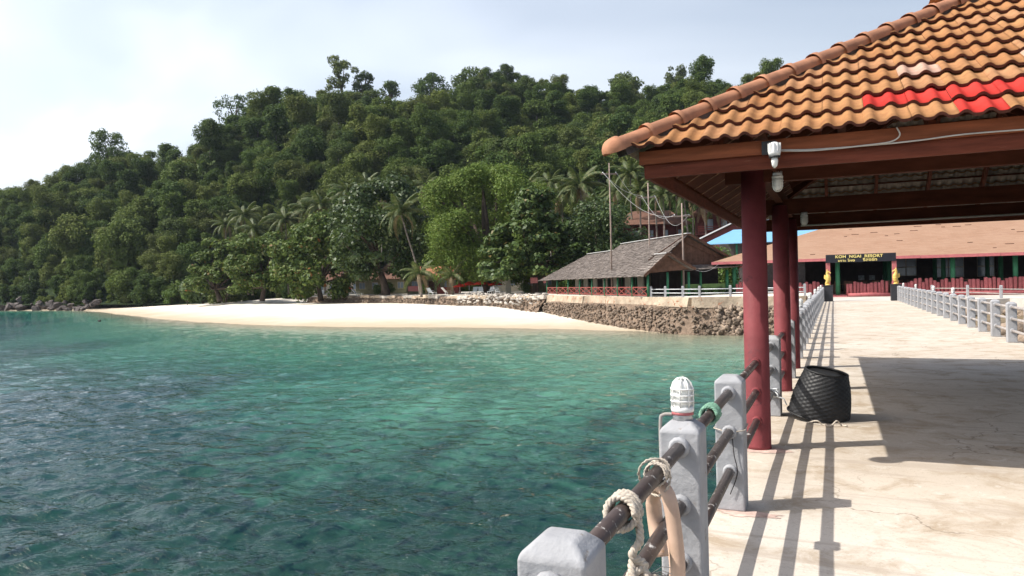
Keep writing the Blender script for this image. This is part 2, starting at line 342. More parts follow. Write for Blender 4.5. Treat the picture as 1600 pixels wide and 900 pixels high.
# ------------------------------------------------------------------ object helpers
def tag(o, label=None, cat=None, group=None, kind=None):
    if label: o["label"] = label
    if cat: o["category"] = cat
    if group: o["group"] = group
    if kind: o["kind"] = kind
    return o

def link(name, me, parent=None, mat=None, loc=None, rot=None, scale=None):
    o = bpy.data.objects.new(name, me); COL.objects.link(o)
    if mat is not None and me is not None and len(me.materials) == 0:
        me.materials.append(M[mat] if isinstance(mat, str) else mat)
    if parent is not None: o.parent = parent
    if loc is not None: o.location = loc
    if rot is not None: o.rotation_euler = rot
    if scale is not None: o.scale = scale if not isinstance(scale, (int, float)) else (scale,) * 3
    return o

def thing(name, label, cat, loc=(0, 0, 0), rz=0.0, group=None):
    o = bpy.data.objects.new(name, None); COL.objects.link(o)
    o.location = loc; o.rotation_euler = (0, 0, rz); o.empty_display_size = 0.2
    return tag(o, label, cat, group)

def copy_tree(o, parent=None):
    c = o.copy(); COL.objects.link(c); c.parent = parent
    for ch in list(o.children): copy_tree(ch, c)
    return c

def np_mesh(name, V, F, smooth=False):
    V = np.asarray(V, np.float32); F = np.asarray(F, np.int32)
    me = bpy.data.meshes.new(name)
    me.vertices.add(len(V)); me.vertices.foreach_set("co", V.ravel())
    k = F.shape[1]
    me.loops.add(F.size); me.loops.foreach_set("vertex_index", F.ravel())
    me.polygons.add(len(F)); me.polygons.foreach_set("loop_start", np.arange(len(F), dtype=np.int32) * k)
    me.polygons.foreach_set("loop_total", np.full(len(F), k, np.int32))
    if smooth: me.polygons.foreach_set("use_smooth", np.ones(len(F), bool))
    me.update(calc_edges=True); me.validate()
    return me

class MB:
    """collects simple shapes into one mesh"""
    def __init__(s): s.v = []; s.f = []; s.sm = []
    def add(s, vs, fs, smooth=False):
        o = len(s.v); s.v += [tuple(p) for p in vs]
        s.f += [tuple(i + o for i in f) for f in fs]; s.sm += [smooth] * len(fs); return s
    def box(s, a, b, ch=0.0):
        x0, y0, z0 = a; x1, y1, z1 = b
        vs = [(x0, y0, z0), (x1, y0, z0), (x1, y1, z0), (x0, y1, z0), (x0, y0, z1), (x1, y0, z1), (x1, y1, z1), (x0, y1, z1)]
        return s.add(vs, [(3, 2, 1, 0), (4, 5, 6, 7), (0, 1, 5, 4), (1, 2, 6, 5), (2, 3, 7, 6), (3, 0, 4, 7)])
    def bar(s, a, b, w, h, upv=(0, 0, 1)):
        a = Vector(a); b = Vector(b); d = (b - a).normalized(); u = Vector(upv)
        r = d.cross(u)
        if r.length < 1e-5: r = d.cross(Vector((1, 0, 0)))
        r.normalize(); u = r.cross(d)
        vs = []
        for p in (a, b):
            for sx, sz in ((-1, -1), (1, -1), (1, 1), (-1, 1)): vs.append(p + r * sx * w / 2 + u * sz * h / 2)
        return s.add(vs, [(3, 2, 1, 0), (4, 5, 6, 7), (0, 1, 5, 4), (1, 2, 6, 5), (2, 3, 7, 6), (3, 0, 4, 7)])
    def tube(s, pts, rad, n=8, cap=True, closed=False):
        pts = [Vector(p) for p in pts]; m = len(pts)
        rad = rad if isinstance(rad, (list, tuple)) else [rad] * m
        vs = []; prev = None
        for i, p in enumerate(pts):
            if closed: t = pts[(i + 1) % m] - pts[i - 1]
            else: t = pts[min(i + 1, m - 1)] - pts[max(i - 1, 0)]
            t.normalize()
            if prev is None:
                r = t.cross(Vector((0, 0, 1)))
                if r.length < 0.05: r = t.cross(Vector((1, 0, 0)))
            else: r = prev - t * prev.dot(t)
            r.normalize(); prev = r; u = r.cross(t)
            for k in range(n):
                a = 2 * math.pi * k / n; vs.append(p + (r * math.cos(a) + u * math.sin(a)) * rad[i])
        fs = []
        for i in range(m if closed else m - 1):
            j = (i + 1) % m
            for k in range(n): fs.append((i * n + k, i * n + (k + 1) % n, j * n + (k + 1) % n, j * n + k))
        s.add(vs, fs, True)
        if cap and not closed:
            o = len(s.v) - len(vs)
            s.f.append(tuple(o + k for k in reversed(range(n)))); s.f.append(tuple(o + (m - 1) * n + k for k in range(n))); s.sm += [False, False]
        return s
    def lathe(s, prof, n=20, c=(0, 0, 0), cap=True):
        vs = []; m = len(prof)
        for r, z in prof:
            for k in range(n):
                a = 2 * math.pi * k / n; vs.append((c[0] + r * math.cos(a), c[1] + r * math.sin(a), c[2] + z))
        fs = [(i * n + k, i * n + (k + 1) % n, (i + 1) * n + (k + 1) % n, (i + 1) * n + k) for i in range(m - 1) for k in range(n)]
        o = len(s.v); s.add(vs, fs, True)
        if cap:
            s.f.append(tuple(o + k for k in reversed(range(n)))); s.f.append(tuple(o + (m - 1) * n + k for k in range(n))); s.sm += [False, False]
        return s
    def quad(s, *p): return s.add(p, [tuple(range(len(p)))])
    def mesh(s, name):
        me = bpy.data.meshes.new(name); me.from_pydata(s.v, [], s.f)
        me.polygons.foreach_set("use_smooth", s.sm); me.update(); return me
    def build(s, name, mat, parent=None, **kw):
        me = s.mesh(name); me.materials.append(M[mat] if isinstance(mat, str) else mat)
        return link(name, me, parent, **kw)

def bevel(o, w, seg=2):
    bm = bmesh.new(); bm.from_mesh(o.data)
    bmesh.ops.bevel(bm, geom=[e for e in bm.edges], offset=w, segments=seg, profile=0.6, affect='EDGES', clamp_overlap=True)
    bm.to_mesh(o.data); bm.free(); return o

def spline(pts, n=8):
    """Catmull-Rom through points"""
    P = [Vector(p) for p in pts]; P = [P[0] * 2 - P[1]] + P + [P[-1] * 2 - P[-2]]
    out = []
    for i in range(1, len(P) - 2):
        for k in range(n):
            t = k / n; a, b, c, d = P[i - 1], P[i], P[i + 1], P[i + 2]
            out.append(0.5 * ((2 * b) + (c - a) * t + (2 * a - 5 * b + 4 * c - d) * t * t + (3 * b - a - 3 * c + d) * t ** 3))
    out.append(P[-2]); return out

# ------------------------------------------------------------------ noise for terrain
_tab = rng.random((64, 64))
def vnoise(x, y):
    x = np.asarray(x, float); y = np.asarray(y, float)
    xi = np.floor(x).astype(int); yi = np.floor(y).astype(int); fx = x - xi; fy = y - yi
    fx = fx * fx * (3 - 2 * fx); fy = fy * fy * (3 - 2 * fy)
    g = lambda a, b: _tab[a % 64, b % 64]
    return (g(xi, yi) * (1 - fx) + g(xi + 1, yi) * fx) * (1 - fy) + (g(xi, yi + 1) * (1 - fx) + g(xi + 1, yi + 1) * fx) * fy
def fbm(x, y, o=4):
    s = 0; a = 0.5; t = 0
    for i in range(o): s = s + a * vnoise(x * 2 ** i + 17.3 * i, y * 2 ** i + 5.1 * i); t += a; a *= 0.5
    return s / t

# ------------------------------------------------------------------ shore, beach and sea bed
SHORE = np.array([(3000, 60), (60, 46), (30, 44), (12, 47.5), (4, 51), (-5.5, 51.6), (-9, 51.2), (-13, 53.6), (-19.2, 56.4), (-28, 57.3), (-37.7, 57.4), (-47, 58.6), (-56, 60.9), (-72, 67.5), (-90, 77),
                  (-110, 88.5), (-135, 103), (-157.7, 115), (-175, 118), (-190.8, 119), (-230, 114), (-300, 128), (-420, 190), (-700, 420)], float)
LAND = np.vstack([SHORE, [(-3000, 3500), (3000, 3500)]])
def inpoly(x, y, P):
    ins = np.zeros(x.shape, bool); n = len(P)
    for i in range(n):
        x0, y0 = P[i]; x1, y1 = P[(i + 1) % n]
        if y0 == y1: continue
        c = ((y0 > y) != (y1 > y)) & (x < (x1 - x0) * (y - y0) / (y1 - y0) + x0); ins ^= c
    return ins
def shore_dist(x, y):
    d = np.full(x.shape, 1e9)
    for (x0, y0), (x1, y1) in zip(SHORE[:-1], SHORE[1:]):
        dx, dy = x1 - x0, y1 - y0; t = np.clip(((x - x0) * dx + (y - y0) * dy) / (dx * dx + dy * dy), 0, 1)
        d = np.minimum(d, np.hypot(x - x0 - t * dx, y - y0 - t * dy))
    return np.where(inpoly(x, y, LAND), d, -d)
def bed_z(x, y):
    d = shore_dist(x, y)
    cap = 1.25 + np.clip((-x - 88) / 25, 0, 1) * 1.05
    up_ = np.minimum(0.066 * d, cap)
    up_ = np.where(d > 60, cap + np.minimum((d - 60) * 0.02, 1.0), up_)
    dn = -(3.5 * (1 - np.exp(-(np.maximum(-d, 0) / 33.0) ** 1.4))) - np.clip((-d - 60) * 0.02, 0, 7)
    z = np.where(d > 0, up_, dn)
    z = z + (fbm(x * 0.11, y * 0.11) - 0.5) * np.clip(np.abs(d) / 12, 0.05, 1) * np.where(d > 0, 0.25, 0.9)
    return z
ax = np.concatenate([-np.geomspace(1400, 265, 10), np.arange(-260, 70, 1.7), np.geomspace(72, 1400, 12)])
ay = np.concatenate([-np.geomspace(1400, 62, 12), np.arange(-60, 165, 1.7), np.geomspace(170, 1400, 10)])
X, Y = np.meshgrid(ax, ay); Z = bed_z(X, Y)
def grid_faces(nr, nc):
    i = np.arange(nr - 1)[:, None] * nc + np.arange(nc - 1)[None, :]; i = i.ravel()
    return np.stack([i, i + 1, i + nc + 1, i + nc], 1)
me = np_mesh("beach", np.stack([X.ravel(), Y.ravel(), Z.ravel()], 1), grid_faces(*X.shape), True)
tag(link("beach", me, mat='sand_bed'), kind='structure', label='pale sand beach running out under the shallow water')

# ------------------------------------------------------------------ sea
ca = math.atan2(fw.y, fw.x)
an = np.concatenate([np.linspace(-math.pi, -R(48), 50)[:-1], np.linspace(-R(48), R(48), 380), np.linspace(R(48), math.pi, 50)[1:]])
rr = np.concatenate([[0.4, 1.5, 3, 4.5], np.exp(np.arange(math.log(5.5), math.log(110), 0.0046)), np.geomspace(112, 1390, 50)])
A, RR = np.meshgrid(an[::-1] + ca, rr)
X = RR * np.cos(A); Y = RR * np.sin(A)
Z = np.zeros_like(X)
step = np.where(RR < 110, RR * 0.0055, RR * 0.06)
wr = np.random.default_rng(5)
for k in range(76):
    short = k < 52
    lam = 0.27 * (1.3 / 0.27) ** wr.random() if short else 1.3 * (6.5 / 1.3) ** wr.random()
    th = ca + math.pi + wr.normal(0.12, 0.62)
    amp = (0.043 if short else 0.017) * wr.uniform(0.5, 1.3) * lam / (2 * math.pi)
    fade = np.clip((lam / step - 2.0) / 2.5, 0, 1)
    ph = wr.random() * 6.28
    jit = 0.9 * (vnoise(X * 0.33 + k * 3.7, Y * 0.33 + k * 1.9) - 0.5) * 6.28
    arg = 2 * math.pi / lam * (X * math.cos(th) + Y * math.sin(th)) + ph + jit
    Z += amp * fade * (np.sin(arg) + 0.3 * np.cos(2 * arg))
gust = 0.35 + 1.15 * fbm(X * 0.035 + 9, Y * 0.06 + 3, 3)
calm = np.clip((-shore_dist(X, Y) + 1.0) / 30.0, 0.12, 1.0)
Z = Z * gust * calm
F = grid_faces(*X.shape)
me = np_mesh("sea", np.stack([X.ravel(), Y.ravel(), Z.ravel()], 1), F, True)
tag(link("sea", me, mat='sea_water'), kind='structure', label='rippled clear green and blue sea water')

# ------------------------------------------------------------------ hill
def az_of_u(u): return ca - math.atan2(u - 800, 1150.0)
HILL = np.array([  # picture column, base distance, ridge distance, ridge row
    (-500, 330, 380, 400), (-250, 235, 300, 345), (-100, 204, 270, 312), (0, 193, 265, 296), (70, 186, 268, 276), (140, 176, 272, 258), (200, 170, 278, 232), (280, 165, 285, 214), (350, 160, 295, 172), (430, 156, 305, 156),
    (540, 152, 318, 150), (620, 150, 328, 142), (700, 148, 340, 126), (760, 146, 345, 126), (820, 144, 352, 138), (900, 140, 362, 140), (990, 136, 375, 122), (1060, 132, 380, 120), (1120, 130, 385, 130),
    (1200, 128, 390, 136), (1300, 126, 395, 150), (1450, 126, 400, 195), (1650, 130, 400, 270), (2000, 150, 380, 380)], float)
HILL[:, 3] += np.interp(HILL[:, 0], [0, 150, 280, 430, 560, 700, 900, 1000, 1200], [4, -2, 4, -2, -8, 4, 14, 10, 10])
h_az = np.array([az_of_u(u) for u in HILL[:, 0]]); h_el = (432.0 + 0.0236 * (1303 - HILL[:, 0]) - HILL[:, 3]) / np.hypot(1150.0, HILL[:, 0] - 800)
o_ = np.argsort(h_az)
def hill_par(az):
    b_ = np.interp(az, h_az[o_], HILL[o_, 1]); r_ = np.interp(az, h_az[o_], HILL[o_, 2]); e_ = np.interp(az, h_az[o_], h_el[o_])
    # distances in the table are depths along the lens axis; turn into ranges
    c_ = 1.0 / np.cos(az - ca)
    return b_ * c_, r_ * c_, np.maximum(3.7 + e_ * r_ * c_ - 11.5, 4)
def hill_z(az, rg):
    b_, r_, zr = hill_par(az); s = (rg - b_) / (r_ - b_)
    f = np.where(s < 0, s * 0.15, np.where(s < 1, 0.62 * np.clip(s, 0, 1) ** 0.8 + 0.38 * (1 - (1 - np.clip(s, 0, 1)) ** 2), 1 - 0.35 * np.clip(s - 1, 0, 2)))
    x = rg * np.cos(az); y = rg * np.sin(az)
    n = (fbm(x * 0.019 + 3, y * 0.019 + 8, 3) - 0.5) * 34 * np.clip(s * 3, 0, 1) * np.clip((1.15 - s) * 2.5, 0.15, 1)
    return 2.6 + (zr - 2.6) * f + n
az = np.linspace(h_az.min(), h_az.max(), 150)
ss = np.concatenate([np.linspace(-0.06, 1, 44), np.linspace(1.05, 2.2, 10)])
AZ, SS = np.meshgrid(az, ss); b_, r_, _ = hill_par(AZ); RG = b_ + (r_ - b_) * SS
Z = hill_z(AZ, RG) - 1.0
me = np_mesh("hill", np.stack([(RG * np.cos(AZ)).ravel(), (RG * np.sin(AZ)).ravel(), Z.ravel()], 1), grid_faces(*AZ.shape)[:, ::-1], True)
tag(link("hill", me, mat='hill_ground'), kind='structure', label='steep hillside under the jungle')

# ------------------------------------------------------------------ air
hz = MB(); hz.box((-1450, -1450, -13), (1450, 1450, 175)); nbz = NB('air')
pv = nbz.n("ShaderNodeVolumePrincipled"); pv.inputs['Color'].default_value = (0.72, 0.84, 1.0, 1); pv.inputs['Density'].default_value = 0.00009; pv.inputs['Anisotropy'].default_value = 0.25
nbz.l(pv.outputs[0], nbz.out.inputs['Volume']); M['air'] = nbz.m
tag(hz.build("haze", 'air'), "thin sea haze in the air", kind='stuff')

# ------------------------------------------------------------------ terrace behind the seawall
WALL = [(-1.6, 51.2), (-5.2, 51.7), (-9.0, 51.6), (-14.5, 57.2), (-20.5, 63.6), (-26.6, 70.2), (-36, 77.6), (-45, 83.6), (-54, 89.6), (-63, 95), (-74, 100.5), (-86, 106)]
def slab(name, poly, z0, z1, mat, **kw):
    m = MB(); n = len(poly)
    vs = [(x, y, z0) for x, y in poly] + [(x, y, z1) for x, y in poly]
    m.add(vs, [tuple(range(n))[::-1], tuple(range(n, 2 * n))] + [(i, (i + 1) % n, n + (i + 1) % n, n + i) for i in range(n)])
    return m.build(name, mat, **kw)
inl = [(x, y) for x, y in WALL]
ter = slab("terrace", [(-1.6, 51.3)] + [(x + 0.35, y + 0.3) for x, y in WALL[1:]] + [(-95, 125), (-60, 160), (40, 160), (40, 78), (-1.6, 78)], -0.5, 2.45, 'sand_bed')
tag(ter, kind='structure', label='sandy resort terrace behind the seawall')
tag(slab("forecourt", [(-1.55, 51.1), (4.3, 51.1), (9.9, 53.8), (11.4, 49.6), (40, 48), (40, 63.6), (-1.55, 63.6)], 1.0, 2.092, 'terrace_conc'), kind='structure', label='concrete forecourt in front of the restaurant')

# ------------------------------------------------------------------ pier
pier = thing("pier", "long pale concrete pier leading to the resort gate", "pier", (0, 0, 2.1))
pier.location = (0, 0, 0)
DK = 2.1
m = MB(); m.box((-0.84, -6.0, 1.78), (3.88, 52.0, DK)); m.build("deck", 'deck_concrete', pier)
m0 = MB(); m0.lathe([(0.2, -6.0), (0.2, 1.5)], 12); pm = m0.mesh("pile"); pm.materials.append(M['pile_conc'])
for k in range(13):
    y = -4 + k * 4.4
    m = MB(); m.box((-0.7, y - 0.2, 1.46), (3.74, y + 0.2, 1.775)); m.build("cross_beam", 'pile_conc', pier)
    for x in (-0.35, 3.4): link("pile", pm, pier, loc=(x, y, 0))

# ---- railings
PX, QX = -0.68, 3.70
PH, PW = 0.93, 0.19
def post_mesh(w, h, ch=0.045):
    m = MB(); a = w / 2; c = w / 2 - ch
    vs = []
    for r, z in ((a, 0), (a, h - ch * 0.9), (c, h)):
        for sx, sy in ((-1, -1), (1, -1), (1, 1), (-1, 1)): vs.append((sx * r, sy * r, z))
    fs = [(3, 2, 1, 0), (8, 9, 10, 11)]
    for l in range(2):
        for k in range(4): fs.append((l * 4 + k, l * 4 + (k + 1) % 4, (l + 1) * 4 + (k + 1) % 4, (l + 1) * 4 + k))
    m.add(vs, fs); me = m.mesh("post")
    bm = bmesh.new(); bm.from_mesh(me)
    bmesh.ops.bevel(bm, geom=list(bm.edges), offset=0.012, segments=3, profile=0.5, affect='EDGES', clamp_overlap=True)
    for f in bm.faces: f.smooth = f.calc_area() < 0.004
    bm.to_mesh(me); bm.free()
    me.materials.append(M['post_grey']); return me
post_me = post_mesh(PW, PH)
cm = MB().lathe([(0.05, 0), (0.05, 0.02), (0.038, 0.034)], 12); col_me = cm.mesh("collar"); col_me.materials.append(M['post_grey'])
HTS = (0.815, 0.545, 0.275)
def railing(name, label, xs, ys, skip_posts, rail_mat_of, end_y):
    th = thing(name, label, "railing", (xs, ys[0], DK)); ox, oy = xs, ys[0]
    for i, y in enumerate(ys):
        if y not in skip_posts:
            p = link("post", post_me, th, loc=(0, y - oy, 0), rot=(0, 0, rnd.uniform(-0.02, 0.02)))
        if i + 1 < len(ys):
            y2 = ys[i + 1]
            for h in HTS:
                m = MB(); dz = rnd.uniform(-0.006, 0.006); dx = rnd.uniform(-0.006, 0.006)
                m.tube([(dx, y - oy, h), (dx * 0.3, (y + y2) / 2 - oy, h + dz - 0.004), (0, y2 - oy, h)], 0.031, 12)
                r = m.build("rail", rail_mat_of(y), th)
                if y < 30:
                    for yy, s in ((y + PW / 2 - 0.004, 1), (y2 - PW / 2 + 0.004, -1)):
                        if (y if s == 1 else y2) in skip_posts: continue
                        link("collar", col_me, r, loc=(0, yy - oy, h), rot=(-s * math.pi / 2, 0, 0))
    return th
L_Y = [0.1, 1.85, 3.57, 5.33, 7.28, 9.08, 11.1, 12.55, 13.9] + [13.9 + 1.72 * k for k in range(1, 22)] + [51.5]
R_Y = [7.28, 9.1, 11.1, 12.5, 13.9, 14.75, 16.45, 18.2, 19.97, 21.8, 23.6] + [23.6 + 1.77 * k for k in range(1, 16)] + [51.6]
COLY = (7.28, 11.1, 13.9)
railing("pier_railing", "grey post and pipe railing along the sea side of the pier, brown pipes near", PX, L_Y, COLY, lambda y: 'rail_dark' if y < 13 else 'rail_grey', 52)
railing("pier_railing", "grey post railing with pale pipes along the right edge of the pier", QX, R_Y, COLY, lambda y: 'rail_grey', 52)

# ------------------------------------------------------------------ seawall
def rock_mesh(name, seed, sub=2, rough=0.35):
    bm = bmesh.new(); bmesh.ops.create_icosphere(bm, subdivisions=sub, radius=0.5)
    r_ = random.Random(seed); dirs = [Vector((r_.gauss(0, 1), r_.gauss(0, 1), r_.gauss(0, 1))).normalized() for _ in range(9)]
    lim = [r_.uniform(0.2, 0.4) for _ in dirs]; sc = (r_.uniform(0.8, 1.3), r_.uniform(0.7, 1.1), r_.uniform(0.55, 0.9))
    for v in bm.verts:
        p = v.co.copy()
        for d, l in zip(dirs, lim):
            t = p.dot(d)
            if t > l: p -= d * (t - l) * 0.97
        p += p.normalized() * r_.uniform(-0.02, 0.02)
        v.co = Vector((p.x * sc[0], p.y * sc[1], p.z * sc[2]))
    me = bpy.data.meshes.new(name); bm.to_mesh(me); bm.free(); return me
ROCKS = {}
def rocks(mat):
    if mat not in ROCKS:
        ROCKS[mat] = []
        for k in range(7):
            me = rock_mesh("stone", 100 + k, 2 if k < 3 else 1); me.materials.append(M[mat]); ROCKS[mat].append(me)
    return ROCKS[mat]
def rock_arrays(mat): 
    out = []
    for me in rocks(mat):
        v = np.empty(len(me.vertices) * 3, np.float32); me.vertices.foreach_get("co", v)
        f = np.array([p.vertices[:] for p in me.polygons], np.int32); out.append((v.reshape(-1, 3), f))
    return out
def rock_stuff(name, mat, items, parent=None):
    """many stones joined: items = (x, y, z, size, rz)"""
    ar = rock_arrays(mat); V = []; F = []; o = 0
    for i, (x, y, z, s, a) in enumerate(items):
        v, f = ar[5 + i % 2]; c, sn = math.cos(a), math.sin(a)
        w = np.stack([(v[:, 0] * c - v[:, 1] * sn) * s + x, (v[:, 0] * sn + v[:, 1] * c) * s + y, v[:, 2] * s + z], 1)
        V.append(w); F.append(f + o); o += len(v)
    ob = link(name, np_mesh(name, np.vstack(V), np.vstack(F)), parent, mat); ob["kind"] = "stuff"; return ob

sw = thing("seawall", "stone seawall with a stained concrete top band below the thatched building", "wall", (-9, 51.6, 0))
def swl(o): o.location = Vector(o.location) - Vector((-9, 51.6, 0)); return o
def seg_pts(P, step):
    out = []
    for (x0, y0), (x1, y1) in zip(P[:-1], P[1:]):
        L = math.hypot(x1 - x0, y1 - y0); n = max(1, int(L / step))
        for k in range(n): out.append((x0 + (x1 - x0) * k / n, y0 + (y1 - y0) * k / n, (y1 - y0) / L, -(x1 - x0) / L))
    return out
# outward normal of the wall (towards the sea) is (-dy, dx) for this running order
NEARW = WALL[:6]
top_pts = seg_pts(NEARW, 3.1) + [(NEARW[-1][0], NEARW[-1][1], 0, 0)]
for a, b in zip(top_pts[:-1], top_pts[1:]):                       # concrete band, cast in lengths
    ax_, ay_ = a[:2]; bx_, by_ = b[:2]; L = math.hypot(bx_ - ax_, by_ - ay_); dx, dy = (bx_ - ax_) / L, (by_ - ay_) / L
    nx, ny = -a[2], -a[3]
    j = rnd.uniform(-0.05, 0.05); h0 = rnd.uniform(1.72, 1.86); t = 2.5 + rnd.uniform(-0.03, 0.02)
    g = 0.015
    p = [(ax_ + dx * g, ay_ + dy * g), (bx_ - dx * g, by_ - dy * g)]
    m = MB(); vs = []
    for z, off in ((h0, 0.42 + j), (t, 0.25 + j)):
        for (x, y) in p: vs.append((x + nx * off + 9, y + ny * off - 51.6, z))
        for (x, y) in p[::-1]: vs.append((x - nx * 0.12 + 9, y - ny * 0.12 - 51.6, z))
    m.add(vs, [(3, 2, 1, 0), (4, 5, 6, 7), (0, 1, 5, 4), (1, 2, 6, 5), (2, 3, 7, 6), (3, 0, 4, 7)])
    bevel(m.build("coping_block", 'seawall_top', sw), 0.03, 2)
# sloping rubble face: core + stones
core = MB(); cp = seg_pts(NEARW, 0.6); V = []
for i, (x, y, nx0, ny0) in enumerate(cp):
    nx, ny = -nx0, -ny0
    for k, (off, z) in enumerate(((0.38, 1.9), (0.45, 1.5), (0.75, 1.0), (1.05, 0.4), (1.3, -0.5))):
        o2 = off + 0.14 * (fbm(np.array(x * 1.3 + k), np.array(y * 1.3 + z * 2), 3) - 0.5)
        V.append((x + nx * o2 + 9, y + ny * o2 - 51.6, z))
core.add(V, [(i * 5 + k, (i + 1) * 5 + k, (i + 1) * 5 + k + 1, i * 5 + k + 1) for i in range(len(cp) - 1) for k in range(4)], True)
core.build("stone_face", 'seawall_core', sw)
RK = rocks('rock'); small = []; big = 0
for (x, y, nx0, ny0) in seg_pts(NEARW, 0.16):
    nx, ny = -nx0, -ny0
    for r_ in range(8):
        z = rnd.uniform(-0.1, 1.8); off = 0.45 + (1.75 - z) * 0.44 + rnd.uniform(-0.05, 0.14)
        near = x > -7.5
        s = rnd.uniform(0.3, 0.62) if near else rnd.uniform(0.16, 0.4)
        px_, py_ = x + nx * off + rnd.uniform(-.1, .1), y + ny * off + rnd.uniform(-.1, .1)
        if (near and rnd.random() < 0.75 or s > 0.36) and big < 260:
            big += 1
            link("stone", RK[rnd.randrange(7)], sw, loc=(px_ + 9, py_ - 51.6, z), rot=(rnd.uniform(-3, 3), rnd.uniform(-3, 3), rnd.uniform(-3, 3)), scale=s)
        else: small.append((px_ + 9, py_ - 51.6, z, s, rnd.uniform(0, 6)))
rock_stuff("small_stones", 'rock', small, sw)

# low broken wall and white rubble further along the beach
bw = thing("broken_wall", "low broken stone wall with cracked slabs along the back of the beach", "wall", (-45, 84, 0))
low = []
FARW = WALL[5:]
fp = seg_pts(FARW, 2.6)
for i, (x, y, nx0, ny0) in enumerate(fp[:-1]):
    x2, y2 = fp[i + 1][:2]; nx, ny = -nx0, -ny0
    if i % 5 == 3: continue
    ty = rnd.uniform(-0.06, 0.06); m = MB(); t0, t1 = 2.4 + rnd.uniform(-.12, .12), 2.4 + rnd.uniform(-.12, .12)
    vs = []
    for z in (-0.42, 0):
        for (xx, yy, t) in ((x, y, t0), (x2, y2, t1)): vs.append((xx + nx * (0.7 + ty) + 45, yy + ny * (0.7 + ty) - 84, t + z))
        for (xx, yy, t) in ((x2, y2, t1), (x, y, t0)): vs.append((xx - nx * 0.5 + 45, yy - ny * 0.5 - 84, t + z))
    m.add(vs, [(3, 2, 1, 0), (4, 5, 6, 7), (0, 1, 5, 4), (1, 2, 6, 5), (2, 3, 7, 6), (3, 0, 4, 7)])
    bevel(m.build("slab", 'seawall_top' if i % 3 else 'rock_white', bw), 0.05, 2)
WR = rocks('rock_white'); n_ = 0
for (x, y, nx0, ny0) in seg_pts(FARW, 0.28):
    nx, ny = -nx0, -ny0; u_ = (x + 26.6) / (-60)
    for r_ in range(5):
        gz = float(bed_z(np.array([x + nx * 1.0]), np.array([y + ny * 1.0]))[0])
        z = rnd.uniform(gz - 0.05, 2.1); off = 0.45 + (2.2 - z) * 0.75 + rnd.uniform(-0.1, 0.25)
        s = rnd.uniform(0.18, 0.42); a = (x + nx * off + 45, y + ny * off - 84, z)
        low.append((*a, s, rnd.uniform(0, 6)))
rock_stuff("rubble", 'rock', low, bw)
core = MB(); cp = seg_pts(FARW, 1.0); V = []
for (x, y, nx0, ny0) in cp:
    nx, ny = -nx0, -ny0
    for off, z in ((0.3, 2.3), (0.6, 1.9), (1.2, 1.2), (1.7, 0.2)): V.append((x + nx * off + 45, y + ny * off - 84, z))
core.add(V, [(i * 4 + k, (i + 1) * 4 + k, (i + 1) * 4 + k + 1, i * 4 + k + 1) for i in range(len(cp) - 1) for k in range(3)], True)
core.build("stone_face", 'seawall_core', bw)
rp = thing("rubble_bank", "bank of loose white stones on the beach wall left of the thatched building", "stones", (-31, 74, 2.2))
for k in range(170):
    t = rnd.random(); x = -26.8 - 15.5 * t; y = 70.2 + 11.5 * t; o = rnd.uniform(-0.6, 1.5)
    x2, y2 = x - o * 0.62, y - o * 0.78
    z = 2.55 - max(0, o) * 0.62 + rnd.uniform(-0.08, 0.1)
    link("stone", WR[rnd.randrange(7)], rp, loc=(x2 + 31, y2 - 74, z - 2.2), rot=(rnd.uniform(-.4, .4), rnd.uniform(-.4, .4), rnd.uniform(-3, 3)), scale=(rnd.uniform(0.35, 0.9), rnd.uniform(0.3, 0.6), rnd.uniform(0.2, 0.45)))

# dark boulders at the left point
DR = rocks('rock_dark')
for k in range(85):
    t = rnd.random(); x = -150 - 75 * t; o = abs(rnd.gauss(0, 2.2))
    ys_ = np.interp(-x, [150, 157.7, 175, 190.8, 230], [110.5, 115, 118, 119, 114])
    s = rnd.uniform(1.2, 3.6) * (0.6 + 0.6 * t)
    o_k = link("boulder", DR[rnd.randrange(5)], loc=(x, ys_ + o - 0.6, 0.15 + o * 0.55), rot=(rnd.uniform(-.5, .5), rnd.uniform(-.5, .5), rnd.uniform(0, 6)), scale=s)
    tag(o_k, "dark boulder in the rocky shore at the left end of the bay", "rock", "dark boulders at the foot of the headland")
o_k = link("boulder", DR[2], loc=(-92, 69.5, 0.02), rot=(0, 0, 1), scale=0.55); tag(o_k, "lone small dark rock just breaking the shallow water off the beach", "rock")
# rocks on the shore right of the pier
rb = []
for k in range(420):
    x = rnd.uniform(4.3, 26); y = rnd.uniform(24, 53); hgt = (y - 24) / 29
    rb.append((x, y, -0.3 + 1.5 * hgt + rnd.uniform(-.2, .2), rnd.uniform(0.5, 1.5), rnd.uniform(0, 6)))
m = MB(); m.add([(4.1, 22, -1.2), (30, 22, -1.2), (30, 54, 1.2), (4.1, 54, 1.2)], [(0, 1, 2, 3)])
tag(m.build("rocky_shore", 'soil'), kind='structure')
tag(rock_stuff("shore_rocks", 'rock', rb), kind='stuff', label='brown rocks on the shore right of the pier')

